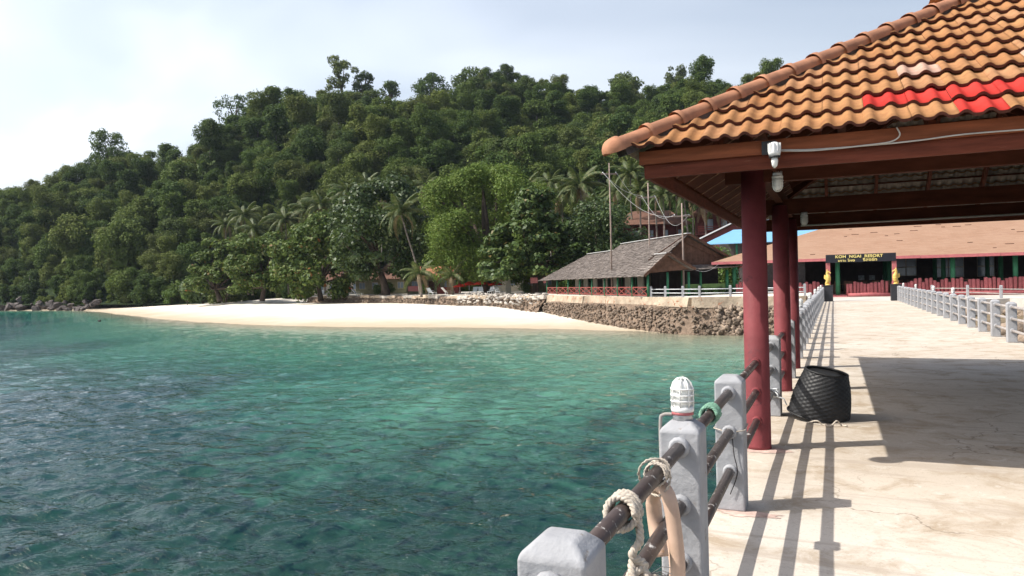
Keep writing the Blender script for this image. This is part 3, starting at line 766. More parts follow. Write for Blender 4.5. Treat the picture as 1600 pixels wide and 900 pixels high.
# ------------------------------------------------------------------ pavilion over the pier
pav = thing("pavilion", "pavilion over the pier with red columns and an orange tiled hip roof", "pavilion", (0, 0, 0))
EX0, EX1, EY0, EY1, EZ = -1.62, 4.67, 6.08, 14.9, 4.79
TP = math.tan(R(30.5)); CP_, SP_ = math.cos(R(30.5)), math.sin(R(30.5))
XC = (EX0 + EX1) / 2; HW = XC - EX0                       # ridge x, half width
RY0, RY1, RZ = EY0 + HW, EY1 - HW, EZ + HW * TP
m = MB(); m.lathe([(0.118, 0.0), (0.114, 0.03), (0.111, 2.62)], 28); colm = m.mesh("column"); colm.materials.append(M['column_red'])
stub = MB(); stub.lathe([(0.045, -0.02), (0.045, 0.03), (0.036, 0.055)], 10); stm = stub.mesh("rail_socket"); stm.materials.append(M['column_red'])
for x in (PX, QX):
    for y in COLY:
        c = link("column", colm, pav, loc=(x, y, DK))
        for h in HTS:
            for s in (-1, 1): link("rail_socket", stm, c, loc=(0, s * 0.1, h), rot=(-s * math.pi / 2, 0, 0))
# beams
def beam(a, b, w, h, mat='wood_dark', name="beam"): return MB().bar(a, b, w, h).build(name, mat, pav)
for y in COLY: beam((PX - 0.25, y, 4.70), (QX + 0.25, y, 4.70), 0.1, 0.21)
for x in (PX, QX): beam((x, EY0 + 0.6, 4.845), (x, EY1 - 0.6, 4.845), 0.1, 0.18)
# fascia boards, two deep
fo = 0.16
def fascia_ring(off, z0, z1, th, mat):
    x0, x1, y0, y1 = EX0 + off, EX1 - off, EY0 + off, EY1 - off
    m = MB(); m.box((x0, y0, z0), (x1, y0 + th, z1)); m.build("fascia_board", mat, pav)
    m = MB(); m.box((x0, y1 - th, z0), (x1, y1, z1)); m.build("fascia_board", mat, pav)
    m = MB(); m.box((x0, y0 + th + .002, z0), (x0 + th, y1 - th - .002, z1)); m.build("fascia_board", mat, pav)
    m = MB(); m.box((x1 - th, y0 + th + .002, z0), (x1, y1 - th - .002, z1)); m.build("fascia_board", mat, pav)
fascia_ring(0.12, 4.690, 4.800, 0.028, 'wood_fascia')
fascia_ring(0.155, 4.575, 4.694, 0.035, 'wood_lower')
# rafters + purlins + battens (roof height at plan distance t from an eave)
def rz(t): return EZ + t * TP
RO = 0.05
m_r = []
for y in np.arange(EY0 + 0.65, EY1 - 0.5, 0.72):           # side rafters
    t1 = min(HW, y - EY0, EY1 - y)
    for sx, xe in ((1, EX0), (-1, EX1)):
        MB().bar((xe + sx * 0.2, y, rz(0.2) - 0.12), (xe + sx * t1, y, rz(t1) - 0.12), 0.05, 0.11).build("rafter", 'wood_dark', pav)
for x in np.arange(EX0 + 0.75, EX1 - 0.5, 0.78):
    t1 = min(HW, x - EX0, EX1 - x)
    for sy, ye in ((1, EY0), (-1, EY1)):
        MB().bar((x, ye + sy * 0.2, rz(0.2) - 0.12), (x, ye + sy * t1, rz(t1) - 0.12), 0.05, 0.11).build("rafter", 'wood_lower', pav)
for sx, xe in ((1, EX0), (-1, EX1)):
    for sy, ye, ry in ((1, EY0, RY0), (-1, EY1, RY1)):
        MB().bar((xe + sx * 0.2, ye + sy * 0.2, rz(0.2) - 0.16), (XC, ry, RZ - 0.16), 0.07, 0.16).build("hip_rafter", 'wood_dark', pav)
for t in (1.75, 2.55):
    for y in (EY0 + t, EY1 - t): beam((EX0 + t, y, rz(t) - 0.24), (EX1 - t, y, rz(t) - 0.24), 0.09, 0.13, name="purlin")
    for x in (EX0 + t, EX1 - t): beam((x, EY0 + t, rz(t) - 0.24), (x, EY1 - t, rz(t) - 0.24), 0.09, 0.13, name="purlin")
EXP = 0.345
for k in range(1, 11):
    t = k * EXP * CP_
    for y in (EY0 + t, EY1 - t): MB().bar((EX0 + t, y, rz(t) - 0.045), (EX1 - t, y, rz(t) - 0.045), 0.04, 0.025).build("batten", 'wood_dark', pav)
    for x in (EX0 + t, EX1 - t): MB().bar((x, EY0 + t, rz(t) - 0.045), (x, EY1 - t, rz(t) - 0.045), 0.04, 0.025).build("batten", 'wood_dark', pav)
beam((XC, RY0, RZ - 0.18), (XC, RY1, RZ - 0.18), 0.08, 0.18, name="ridge_beam")
simple('strip_pale', (0.34, 0.20, 0.13), 0.7, 0.15)
# soffit boards under the sea-side overhang
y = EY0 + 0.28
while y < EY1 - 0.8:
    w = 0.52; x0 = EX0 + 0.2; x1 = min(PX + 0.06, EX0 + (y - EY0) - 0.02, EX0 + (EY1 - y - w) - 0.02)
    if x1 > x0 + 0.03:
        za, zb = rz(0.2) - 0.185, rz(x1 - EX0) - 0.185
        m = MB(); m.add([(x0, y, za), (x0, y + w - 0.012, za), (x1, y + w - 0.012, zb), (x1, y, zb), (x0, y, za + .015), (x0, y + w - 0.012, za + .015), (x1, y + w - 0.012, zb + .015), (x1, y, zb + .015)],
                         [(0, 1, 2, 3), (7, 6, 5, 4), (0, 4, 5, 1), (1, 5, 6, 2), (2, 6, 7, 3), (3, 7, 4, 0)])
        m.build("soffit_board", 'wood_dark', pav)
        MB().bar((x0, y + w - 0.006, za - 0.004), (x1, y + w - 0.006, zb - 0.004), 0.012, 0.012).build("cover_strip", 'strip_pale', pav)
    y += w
# tiles --------------------------------------------------------------
simple('tile_under', (0.30, 0.25, 0.21), 0.9, 0.1, 0.25, 8)
simple('tile_lip', (0.10, 0.04, 0.03), 0.9, 0.1, 0.3, 8)  # weathered dark edge, with shade of the gap between courses painted into its colour
TW, TL = 0.30, 0.425
def tile_verts():
    prof = []
    for r_ in range(2):
        for q in np.linspace(0, 1, 9)[:-1]:
            x = (r_ + q) * 0.15
            z = 0.030 * math.sin(math.pi * q / 0.62) ** 1.0 if q < 0.62 else -0.004 * math.sin(math.pi * (q - 0.62) / 0.38)
            prof.append((x, z))
    prof.append((0.30, 0.0)); prof.append((0.312, 0.010))
    vs = []; n = len(prof)
    for yy, zo in ((0.0, 0.044), (TL, 0.0)):
        for th_ in (0.0, -0.024):
            for x, z in prof: vs.append((x, yy, z + zo + th_))
    fs = []
    for i in range(n - 1):
        fs.append((i, i + 1, 2 * n + i + 1, 2 * n + i))               # top
        fs.append((n + i + 1, n + i, 3 * n + i, 3 * n + i + 1))       # underside
        fs.append((n + i, n + i + 1, i + 1, i))                       # front lip
    fs.append((0, 2 * n, 3 * n, n)); fs.append((n - 1, 2 * n - 1, 4 * n - 1, 3 * n - 1))
    return vs, fs
TV, TF = tile_verts()
tmes = {}
for mt in ('tile', 'tile_red', 'tile_pale'):
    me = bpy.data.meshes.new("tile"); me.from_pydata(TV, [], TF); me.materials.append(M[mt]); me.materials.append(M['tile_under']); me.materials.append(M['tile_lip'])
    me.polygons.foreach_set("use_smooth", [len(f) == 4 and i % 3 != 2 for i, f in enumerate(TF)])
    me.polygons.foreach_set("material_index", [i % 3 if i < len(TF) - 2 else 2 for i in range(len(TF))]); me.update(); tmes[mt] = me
slope_mat = Matrix(((1, 0, 0), (0, CP_, -SP_), (0, SP_, CP_))).to_4x4()
def clip_tile(me, Mx, planes):
    bm = bmesh.new(); bm.from_mesh(me); bm.transform(Mx)
    for co, no in planes: bmesh.ops.bisect_plane(bm, geom=list(bm.verts) + list(bm.edges) + list(bm.faces), plane_co=co, plane_no=no, clear_outer=True)
    if not bm.faces: bm.free(); return None
    bm.transform(Mx.inverted()); out = bpy.data.meshes.new("tile"); bm.to_mesh(out); bm.free(); return out
RED = {(1, 6), (1, 7), (1, 8), (1, 9), (1, 10), (1, 11), (0, 8)}
PALE = {(3, 7), (3, 10)}
nrow = int(HW / CP_ / EXP) + 1
hipL = (Vector((EX0, EY0, 0)), Vector((-1, 1, 0)).normalized()); hipR = (Vector((EX1, EY0, 0)), Vector((1, 1, 0)).normalized())
ROOF = Matrix.Identity(4)
for k in range(nrow):
    s = k * EXP; t = s * CP_
    for j in range(-1, 22):
        x = EX0 + 0.05 + j * TW + 0.012 * rnd.uniform(-0.3, 0.3)
        if x + TW < EX0 + t - 0.15 or x > EX1 - t + 0.15: continue
        if x + TW + 0.02 < EX0 + t or x > EX1 - t + 0.02: continue
        mt = 'tile_red' if (k, j) in RED else 'tile_pale' if (k, j) in PALE else 'tile'
        Mx = Matrix.Translation((x + rnd.uniform(-0.004, 0.004), EY0 + t + rnd.uniform(-0.008, 0.006), rz(t) + rnd.uniform(-0.003, 0.005))) @ slope_mat @ Matrix.Rotation(rnd.gauss(0, 0.008), 4, 'Z') @ Matrix.Rotation(rnd.gauss(0, 0.008), 4, 'Y')
        me = tmes[mt]; cut = (x < EX0 + t + TL * CP_ + 0.03) or (x + TW > EX1 - t - TL * CP_ - 0.03)
        if cut:
            me = clip_tile(me, Mx, (hipL, hipR))
            if me is None: continue
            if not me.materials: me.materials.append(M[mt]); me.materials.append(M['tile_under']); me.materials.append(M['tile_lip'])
        o = link("tile", me, pav); o.matrix_local = Mx
# the three slopes turned away: joined
def slope_stuff(origin, xdir, length, planes, name):
    V = []; F = []; xd = Vector(xdir); ud = Vector((0, 0, 1)).cross(xd)       # ud = uphill (plan)
    Bm = Matrix(((xd.x, ud.x * CP_, -ud.x * SP_), (xd.y, ud.y * CP_, -ud.y * SP_), (0, SP_, CP_))).to_4x4()
    bm = bmesh.new()
    tm = tmes['tile']
    for k in range(nrow):
        s = k * EXP; t = s * CP_
        for j in range(-1, int(length / TW) + 2):
            a = 0.05 + j * TW
            if a + TW < t or a > length - t: continue
            p = Vector(origin) + xd * a + ud * t
            Mx = Matrix.Translation((p.x, p.y, rz(t))) @ Bm
            o = len(V); V += [tuple(Mx @ Vector(v)) for v in TV]; F += [tuple(i + o for i in f) for f in TF]
    me = bpy.data.meshes.new(name); me.from_pydata(V, [], F); me.polygons.foreach_set("material_index", [(i % len(TF)) % 3 for i in range(len(F))]); bm.from_mesh(me)
    for co, no in planes: bmesh.ops.bisect_plane(bm, geom=list(bm.verts) + list(bm.edges) + list(bm.faces), plane_co=co, plane_no=no, clear_outer=True)
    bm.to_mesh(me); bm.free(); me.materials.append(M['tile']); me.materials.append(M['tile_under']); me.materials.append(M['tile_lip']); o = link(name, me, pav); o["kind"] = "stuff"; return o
r2 = math.sqrt(0.5)
slope_stuff((EX1, EY1, 0), (-1, 0, 0), EX1 - EX0, [((EX1, EY1, 0), (r2, -r2, 0)), ((EX0, EY1, 0), (-r2, -r2, 0))], "rear_tiles")
slope_stuff((EX0, EY1, 0), (0, -1, 0), EY1 - EY0, [((EX0, EY1, 0), (r2, r2, 0)), ((EX0, EY0, 0), (r2, -r2, 0)), ((XC, 0, 0), (1, 0, 0))], "sea_side_tiles")
slope_stuff((EX1, EY0, 0), (0, 1, 0), EY1 - EY0, [((EX1, EY1, 0), (-r2, r2, 0)), ((EX1, EY0, 0), (-r2, -r2, 0)), ((XC, 0, 0), (-1, 0, 0))], "landward_tiles")
# hip and ridge caps over a mortar bed
def half_pipe(L, r0, r1):
    m = MB(); vs = []; n = 11
    rows = [(0, r1 + 0.02), (0.05, r1 + 0.022), (0.06, r1 + 0.004), (L, r0)]
    for y_, r in rows:
        for k in range(n):
            a = math.pi * (-0.08 + 1.16 * k / (n - 1)); vs.append((math.cos(a) * r, y_, math.sin(a) * r * 0.92))
    fs = [(i * n + k, i * n + k + 1, (i + 1) * n + k + 1, (i + 1) * n + k) for i in range(len(rows) - 1) for k in range(n - 1)]
    m.add([v for v in vs], [f[::-1] for f in fs], True); o = len(m.v)
    return m
capm = half_pipe(0.37, 0.083, 0.092).mesh("ridge_cap"); capm.materials.append(M['clay_cap'])
# closed start cap with a dome end
m = half_pipe(0.37, 0.083, 0.092)
dv = []; n = 11
for q in range(6):
    b_ = math.pi / 2 * q / 5
    for k in range(n):
        a = math.pi * (-0.08 + 1.16 * k / (n - 1)); r = 0.112 * math.cos(b_)
        dv.append((math.cos(a) * r, -0.10 * math.sin(b_), math.sin(a) * r * 0.92))
m.add(dv, [(q * n + k, q * n + k + 1, (q + 1) * n + k + 1, (q + 1) * n + k) for q in range(5) for k in range(n - 1)], True)
capend = m.mesh("end_cap"); capend.materials.append(M['clay_cap'])
def caps(a, b, closed=True):
    a = Vector(a); b = Vector(b); d = (b - a).normalized(); r = d.cross(Vector((0, 0, 1))).normalized(); u = r.cross(d)
    n_ = int((b - a).length / 0.335)
    MB().bar(a + u * 0.01, b + u * 0.01, 0.15, 0.09).build("mortar_bed", 'mortar', pav)
    for k in range(n_ + 1):
        p = a + d * (k * 0.335 - 0.06) + u * 0.045
        o = link("ridge_cap", capend if (k == 0 and closed) else capm, pav)
        jit = Matrix.Rotation(rnd.uniform(-0.02, 0.02), 4, 'Z')
        o.matrix_local = Matrix(((r.x, d.x, u.x, p.x), (r.y, d.y, u.y, p.y), (r.z, d.z, u.z, p.z), (0, 0, 0, 1))) @ jit
for xe in (EX0, EX1):
    for ye, ry in ((EY0, RY0), (EY1, RY1)): caps((xe, ye, EZ), (XC, ry, RZ))
caps((XC, RY0, RZ), (XC, RY1, RZ), False)
# small vented lantern on the ridge
m = MB(); m.box((XC - 0.25, RY0 + 0.35, RZ - 0.35), (XC + 0.25, RY1 - 0.35, RZ + 0.36)); m.build("lantern_wall", 'vent_grey', pav)
for k in range(9):
    yv = RY0 + 0.4 + k * 0.18
    m = MB(); m.box((XC - 0.29, yv, RZ - 0.38), (XC - 0.254, yv + 0.05, RZ + 0.34)); m.build("lantern_slat", 'clay_cap', pav)
for k in range(7):
    xv = XC - 0.28 + k * 0.085
    m = MB(); m.box((xv, RY0 + 0.31, RZ - 0.3), (xv + 0.035, RY0 + 0.346, RZ + 0.34)); m.build("lantern_slat", 'clay_cap', pav)
m = MB(); vx = [(XC - 0.4, RY0, RZ + 0.36), (XC + 0.4, RY0, RZ + 0.36), (XC + 0.4, RY1, RZ + 0.36), (XC - 0.4, RY1, RZ + 0.36), (XC, RY0 + 0.6, RZ + 0.85), (XC, RY1 - 0.6, RZ + 0.85)]
m.add(vx, [(3, 2, 1, 0), (0, 1, 4), (1, 2, 5, 4), (2, 3, 5), (3, 0, 4, 5)]); m.build("lantern_roof", 'tile', pav)

# ---- lamps and wiring on the pavilion
fl = thing("spotlight", "white ribbed spotlight with bare bulb on the pavilion fascia above the column", "light", (-0.43, EY0 + 0.118, 4.70))
m = MB(); m.box((-0.075, -0.03, -0.02), (0.03, 0.0, 0.085)); m.build("junction_box", 'black_plastic', fl)
m = MB(); m.tube([(0.0, -0.03, 0.03), (0.02, -0.09, 0.02)], 0.022, 10); m.build("bracket", 'zinc', fl)
m = MB(); m.lathe([(0.02, 0.06), (0.038, 0.05), (0.042, 0.0), (0.047, -0.02), (0.04, -0.05)], 16, (0.025, -0.10, 0)); h_ = m.build("housing", 'white_paint', fl)
for k in range(10):
    a = k * 0.628; m = MB(); m.box((-0.004, 0.036, -0.015), (0.004, 0.05, 0.05)); f_ = m.build("fin", 'white_paint', h_); f_.rotation_euler = (0, 0, a); f_.location = (0.025, -0.10, 0)
m = MB(); m.lathe([(0.043, -0.05), (0.043, -0.062)], 16, (0.025, -0.10, 0)); m.build("seal_ring", 'black_plastic', fl)
m = MB(); m.lathe([(0.024, -0.062), (0.026, -0.09), (0.02, -0.125), (0.006, -0.142)], 14, (0.025, -0.10, 0)); m.build("bulb", 'lamp_glass', fl)

def cage_lamp(name, label, loc, flip=False, group=None, conduit=False):
    th = thing(name, label, "lamp", loc, rnd.uniform(-0.3, 0.3), group); th.scale = (0.92, 0.92, 0.92)
    z = -1 if flip else 1
    P = lambda pr: [(r, z * h) for r, h in (pr if not flip else pr)]
    m = MB(); m.lathe(P([(0.052, 0.0), (0.05, 0.052)]), 14); m.build("base", 'zinc', th)
    m = MB(); m.lathe(P([(0.056, 0.048), (0.06, 0.055), (0.06, 0.072), (0.054, 0.076)]), 18); m.build("collar", 'white_paint', th)
    m = MB(); m.lathe(P([(0.044, 0.07), (0.047, 0.09), (0.047, 0.16), (0.043, 0.185), (0.03, 0.205), (0.012, 0.214)]), 18); m.build("globe", 'lamp_glass', th)
    c = MB()
    for k in range(8):
        a = k * math.pi / 4; ca_, sa_ = math.cos(a), math.sin(a)
        c.tube([(0.057 * ca_, 0.057 * sa_, z * 0.075), (0.057 * ca_, 0.057 * sa_, z * 0.165), (0.046 * ca_, 0.046 * sa_, z * 0.2), (0.026 * ca_, 0.026 * sa_, z * 0.22), (0.004 * ca_, 0.004 * sa_, z * 0.226)], 0.0042, 6)
    for h in (0.105, 0.135, 0.168):
        c.tube([(0.058 * math.cos(a), 0.058 * math.sin(a), z * h) for a in np.linspace(0, 2 * math.pi, 21)[:-1]], 0.0042, 6, closed=True)
    c.build("cage", 'white_paint', th)
    return th
top = DK + PH
lamp = cage_lamp("post_lamp", "white caged lamp on the grey post beside the tied ropes, nearest the camera", (PX, 3.57, top - 0.006))
m = MB(); m.tube(spline([(-0.05, 0.0, 0.03), (-0.10, 0.0, 0.025), (-0.118, 0.0, -0.02), (-0.118, 0, -0.3), (-0.118, 0, -0.9)], 6), 0.009, 8); m.build("conduit", 'vent_grey', lamp); lamp.rotation_euler = (0, 0, 0)
m = MB(); m.lathe([(0.058, 0.034), (0.056, 0.05)], 14); m.build("paint_ring", 'pink_paint', lamp)
cage_lamp("eave_lamp", "caged bulkhead lamp under the pavilion beam beside the column top", (-0.42, 6.62, 4.60), True).scale = (0.75, 0.75, 0.75)
MB().bar((-0.42, 6.62, 4.585), (-0.42, 6.62, 4.62), 0.08, 0.08).build("mount", 'wood_dark', bpy.data.objects["eave_lamp"]).location = (0.42, -6.62, -4.60)
MB().bar((0, 0, 0.0), (0, -0.35, 0.04), 0.04, 0.03).build("arm", 'wood_dark', bpy.data.objects["eave_lamp"])
cage_lamp("eave_lamp", "twin wire caged lamp deep under the pavilion roof by the far column", (-0.36, 10.98, 4.60), True).scale = (0.8, 0.8, 0.8)
for i, y in enumerate((17.34, 24.22, 31.1, 37.98, 44.86)):
    cage_lamp("post_lamp", "white lamp on the sea-side pier railing, %s along the pier" % ("first", "second", "third", "fourth", "fifth")[i], (PX, y, top - 0.004), group="lamps along the sea-side railing")
for i, y in enumerate((28.91, 34.22, 41.3, 48.38)):
    cage_lamp("post_lamp", "white lamp on the right pier railing, %s from the camera" % ("nearest", "second", "third", "fourth")[i], (QX, y, top - 0.004), group="lamps along the right railing")
m = MB(); fy = EY0 + 0.112
m.tube(spline([(-0.38, fy, 4.71), (-0.1, fy, 4.69), (0.3, fy, 4.685), (0.6, fy, 4.69), (0.9, fy, 4.705), (1.4, fy, 4.70), (2.2, fy, 4.705), (3.4, fy, 4.70)], 8), 0.006, 6)
m.tube(spline([(-0.36, fy - .012, 4.70), (-0.1, fy - .012, 4.68), (0.3, fy - .01, 4.688), (0.42, fy - .01, 4.70), (0.47, fy - .01, 4.74), (0.45, fy - .01, 4.80)], 8), 0.006, 6)
tag(m.build("cable", 'cable_grey'), "grey cable clipped along the pavilion fascia boards", "cable")
m = MB(); m.tube([(PX + 0.0, 8.35, 2.9), (PX + 0.005, 8.34, 3.8), (PX, 8.35, 4.82)], 0.013, 8)
tag(m.build("hanging_pole", 'column_red'), "thin dark red pole hanging between the first two columns", "pole")
m = MB(); m.tube([(PX + 0.18, 13.55, 4.585), (QX - 0.2, 13.55, 4.60)], 0.014, 8); tag(m.build("conduit_pipe", 'cable_grey'), "long pale conduit under the rear beam of the pavilion", "pipe")

# ------------------------------------------------------------------ ropes, hose, basket
def twist(pts, r, strands=3, pitch=0.055, n=6):
    pts = [Vector(p) for p in pts]; m = MB(); L = [0]
    for a, b in zip(pts[:-1], pts[1:]): L.append(L[-1] + (b - a).length)
    for q in range(strands):
        path = []; prev = None
        for i, p in enumerate(pts):
            t = (pts[min(i + 1, len(pts) - 1)] - pts[max(i - 1, 0)]).normalized()
            rr_ = t.cross(Vector((0, 0, 1))) if prev is None else prev - t * prev.dot(t)
            if rr_.length < 0.05: rr_ = t.cross(Vector((1, 0, 0)))
            rr_.normalize(); prev = rr_; uu = rr_.cross(t); a = 2 * math.pi * (L[i] / pitch + q / strands)
            path.append(p + (rr_ * math.cos(a) + uu * math.sin(a)) * r * 0.55)
        m.tube(path, r * 0.58, n)
    return m
def coil(y, h, turns, R_, r, dy, tilt=0.0, x=PX):
    out = []
    for k in range(int(turns * 22) + 1):
        a = 2 * math.pi * k / 22; out.append((x + R_ * math.cos(a), y + dy * k / 22 + tilt * math.sin(a), DK + h + R_ * math.sin(a)))
    return out
rp1 = thing("mooring_rope", "thick pale rope knotted round the top rail and hanging by the near post", "rope", (PX, 2.45, DK + 0.81))
def loc(o, th): o.location = -Vector(th.location); return o
loc(twist(coil(2.42, 0.81, 3.0, 0.052, 0.013, 0.03, 0.02), 0.0135).build("coil", 'rope_pale', rp1), rp1)
hang = spline([(PX + 0.05, 2.47, DK + .79), (PX + 0.06, 2.45, DK + .72), (PX + 0.035, 2.44, DK + .67), (PX + 0.07, 2.47, DK + .63), (PX + 0.025, 2.42, DK + .60), (PX + 0.06, 2.41, DK + .565), (PX + 0.08, 2.46, DK + .60), (PX + 0.03, 2.46, DK + .64),
               (PX + 0.045, 2.40, DK + .58), (PX + 0.03, 2.41, DK + .52), (PX + .05, 2.43, DK + .49), (PX + .065, 2.40, DK + .53), (PX + .04, 2.38, DK + .56), (PX + .035, 2.40, DK + .46), (PX + .03, 2.39, DK + .30)], 12)
loc(twist(hang, 0.0135).build("knotted_end", 'rope_pale', rp1), rp1)
fz = MB()
for k in range(46):
    a = rnd.uniform(0, 6.28); e = rnd.uniform(-0.9, 0.3); L_ = rnd.uniform(0.05, 0.10); c0 = Vector((PX + 0.085, 2.47, DK + .60))
    d_ = Vector((0.75 + 0.4 * math.cos(a), 0.4 * math.sin(a), e)).normalized(); fz.tube([c0, c0 + d_ * L_ * 0.6, c0 + d_ * L_ + Vector((0, 0, -0.02))], 0.0016, 3, False)
loc(fz.build("frayed_end", 'rope_pale', rp1), rp1)
rp2 = thing("lashing_rope", "thin pale cord wound round the rail in front of the lamp post", "rope", (PX, 2.99, DK + 0.81))
loc(twist(coil(2.95, 0.812, 4.3, 0.044, 0.008, 0.022, 0.012), 0.0065, 2, 0.03, 5).build("coil", 'rope_pale', rp2), rp2)
lp = [(PX - 0.02 + 0.065 * math.cos(a) + 0.01, 2.99 + 0.02 * math.sin(2 * a), DK + 0.795 + 0.075 * math.sin(a)) for a in np.linspace(0, 6.28, 26)]
loc(twist(lp, 0.0065, 2, 0.03, 5).build("loop", 'rope_pale', rp2), rp2)
rp3 = thing("green_rope", "green rope wound round the rail between the lamp post and the next post", "rope", (PX, 4.42, DK + 0.81))
loc(twist(coil(4.35, 0.812, 5.0, 0.048, 0.01, 0.026, 0.014), 0.0115).build("coil", 'rope_green', rp3), rp3)
rp4 = thing("tied_cord", "thin cord tied round the second grey post with a loose end", "rope", (PX, 5.33, DK + 0.55))
sq = 0.103
loc(MB().tube([(PX - sq, 5.33 - sq, DK + .57), (PX, 5.33 - sq - .012, DK + .545), (PX + sq, 5.33 - sq, DK + .565), (PX + sq, 5.33 + sq, DK + .57), (PX - sq, 5.33 + sq, DK + .57)], 0.004, 5, closed=True).build("cord", 'rope_pale', rp4), rp4)
loc(MB().tube(spline([(PX + 0.02, 5.33 - sq - .01, DK + .54), (PX + .03, 5.33 - sq - .012, DK + .40), (PX + .05, 5.33 - sq - .01, DK + .27), (PX + 0.0, 5.33 - sq - .01, DK + .12)], 6), 0.0035, 5).build("loose_end", 'rope_dark', rp4), rp4)
rp5 = thing("white_rag_rope", "short white rope knotted at the foot of the third post beside the basket", "rope", (PX, 9.08, DK + 0.28))
kn = [(PX + 0.02 + 0.05 * math.cos(a * 1.7), 9.08 - .14 + 0.02 * math.sin(a * 3), DK + .28 + 0.05 * math.sin(a)) for a in np.linspace(0, 12, 50)]
loc(MB().tube(kn + [(PX + .13, 8.93, DK + .22), (PX + .16, 8.92, DK + .15)], 0.008, 6).build("knot", 'plastic_white', rp5), rp5)

hs = thing("bent_hose", "faded tan hose bent over and hanging from the rail below the lamp post", "hose", (PX, 3.0, DK))
hp = spline([(PX - 0.02, 3.12, DK + 0.42), (PX - 0.05, 3.16, DK + 0.56), (PX - 0.045, 3.12, DK + 0.68), (PX - 0.0, 3.04, DK + 0.745), (PX + 0.05, 2.98, DK + 0.715), (PX + 0.075, 2.96, DK + 0.58), (PX + 0.085, 2.95, DK + 0.42), (PX + 0.07, 2.92, DK + 0.2), (PX + 0.04, 2.9, DK + 0.01)], 8)
loc(MB().tube(hp, [0.034 if i < 14 else 0.030 for i in range(len(hp))], 14).build("tube", 'hose', hs), hs)
hp2 = spline([(PX - 0.06, 3.2, DK + 0.06), (PX + 0.0, 3.22, DK + 0.2), (PX + 0.02, 3.24, DK + 0.34), (PX - 0.02, 3.28, DK + 0.5)], 8)
loc(MB().tube(hp2, 0.03, 12).build("second_turn", 'hose', hs), hs)
for k in range(4):
    z_ = DK + 0.15 + k * 0.035
    loc(MB().tube([(PX + 0.1 + 0.06 * math.cos(a), 3.3 + 0.06 * math.sin(a), z_ + 0.05 * math.sin(a + k)) for a in np.linspace(0, 6.28, 18)[:-1]], 0.005, 5, closed=True).build("wire_loop", 'rope_dark', hs), hs)

# basket: woven, upside down and tilted
bk = thing("basket", "black woven basket upturned and leaning against the railing", "basket", (-0.22, 9.02, DK))
V = []; Fs = []; na, nz = 120, 46
for i in range(nz):
    t = i / (nz - 1)
    r = 0.365 - 0.125 * t ** 1.2 + 0.02 * math.sin(t * 3.0)
    for k in range(na):
        a = 2 * math.pi * k / na
        wv_ = 0.005 * (1 if ((k // 3) + (i // 2)) % 2 else -1) if 1 < i < nz - 2 else 0
        sq_ = 1 + 0.05 * math.cos(2 * a) * t
        V.append(((r + wv_) * math.cos(a) * sq_, (r + wv_) * math.sin(a), 0.6 * t))
for i in range(nz - 1):
    for k in range(na): Fs.append((i * na + k, i * na + (k + 1) % na, (i + 1) * na + (k + 1) % na, (i + 1) * na + k))
simple('conduit', (0.30, 0.20, 0.19))
simple('basket_black', (0.018, 0.018, 0.019), 0.5, 0.35, 0.35, 12, 0.3, 60, 0.004)
b1 = MB(); b1.add(V, Fs, True); b_o = b1.build("woven_side", 'basket_black', bk)
b2 = MB(); b2.add([(0.225 * math.cos(a), 0.225 * math.sin(a), 0.57) for a in np.linspace(0, 6.28, 33)[:-1]], [tuple(range(32))]); b2.build("bottom", 'basket_black', bk)
for z_, r in ((0.012, 0.372), (0.59, 0.25)):
    MB().tube([(r * math.cos(a) * (1.02), r * math.sin(a), z_) for a in np.linspace(0, 6.283, 41)[:-1]], 0.013, 8, closed=True).build("rim", 'basket_black', bk)
bk.rotation_euler = (R(7), R(9), R(18)); bk.location = (-0.19, 9.02, DK + 0.03); bk.scale = (0.88, 0.88, 0.87)
m = MB(); m.tube(spline([(-0.3, 8.62, DK + .012), (-0.2, 8.56, DK + .05), (-0.14, 8.58, DK + .012), (-0.06, 8.52, DK + .012), (0.0, 8.56, DK + .06), (0.04, 8.60, DK + .012), (0.1, 8.55, DK + .012)], 6), 0.009, 6)
tag(m.build("loose_rope", 'rope_pale'), "short loose rope lying on the deck in front of the basket", "rope")

simple('paint_stain', (0.49, 0.36, 0.31), 0.9, 0.1, 0.35, 9, 0.3, 40, 0.004)
for (x, y, r_, sx) in ((PX + 0.06, 7.2, 0.2, 1.3), (PX + 0.12, 5.2, 0.12, 1.9), (PX + 0.04, 11.05, 0.17, 1.2)):       # dried red paint on the concrete
    vs = [(x + r_ * sx * math.cos(a) * rnd.uniform(0.65, 1.15), y + r_ * 0.7 * math.sin(a) * rnd.uniform(0.65, 1.15), DK + 0.003) for a in np.linspace(0, 6.283, 29)[:-1]]
    MB().add(vs, [tuple(range(28))]).build("paint_spill", 'paint_stain', pier)

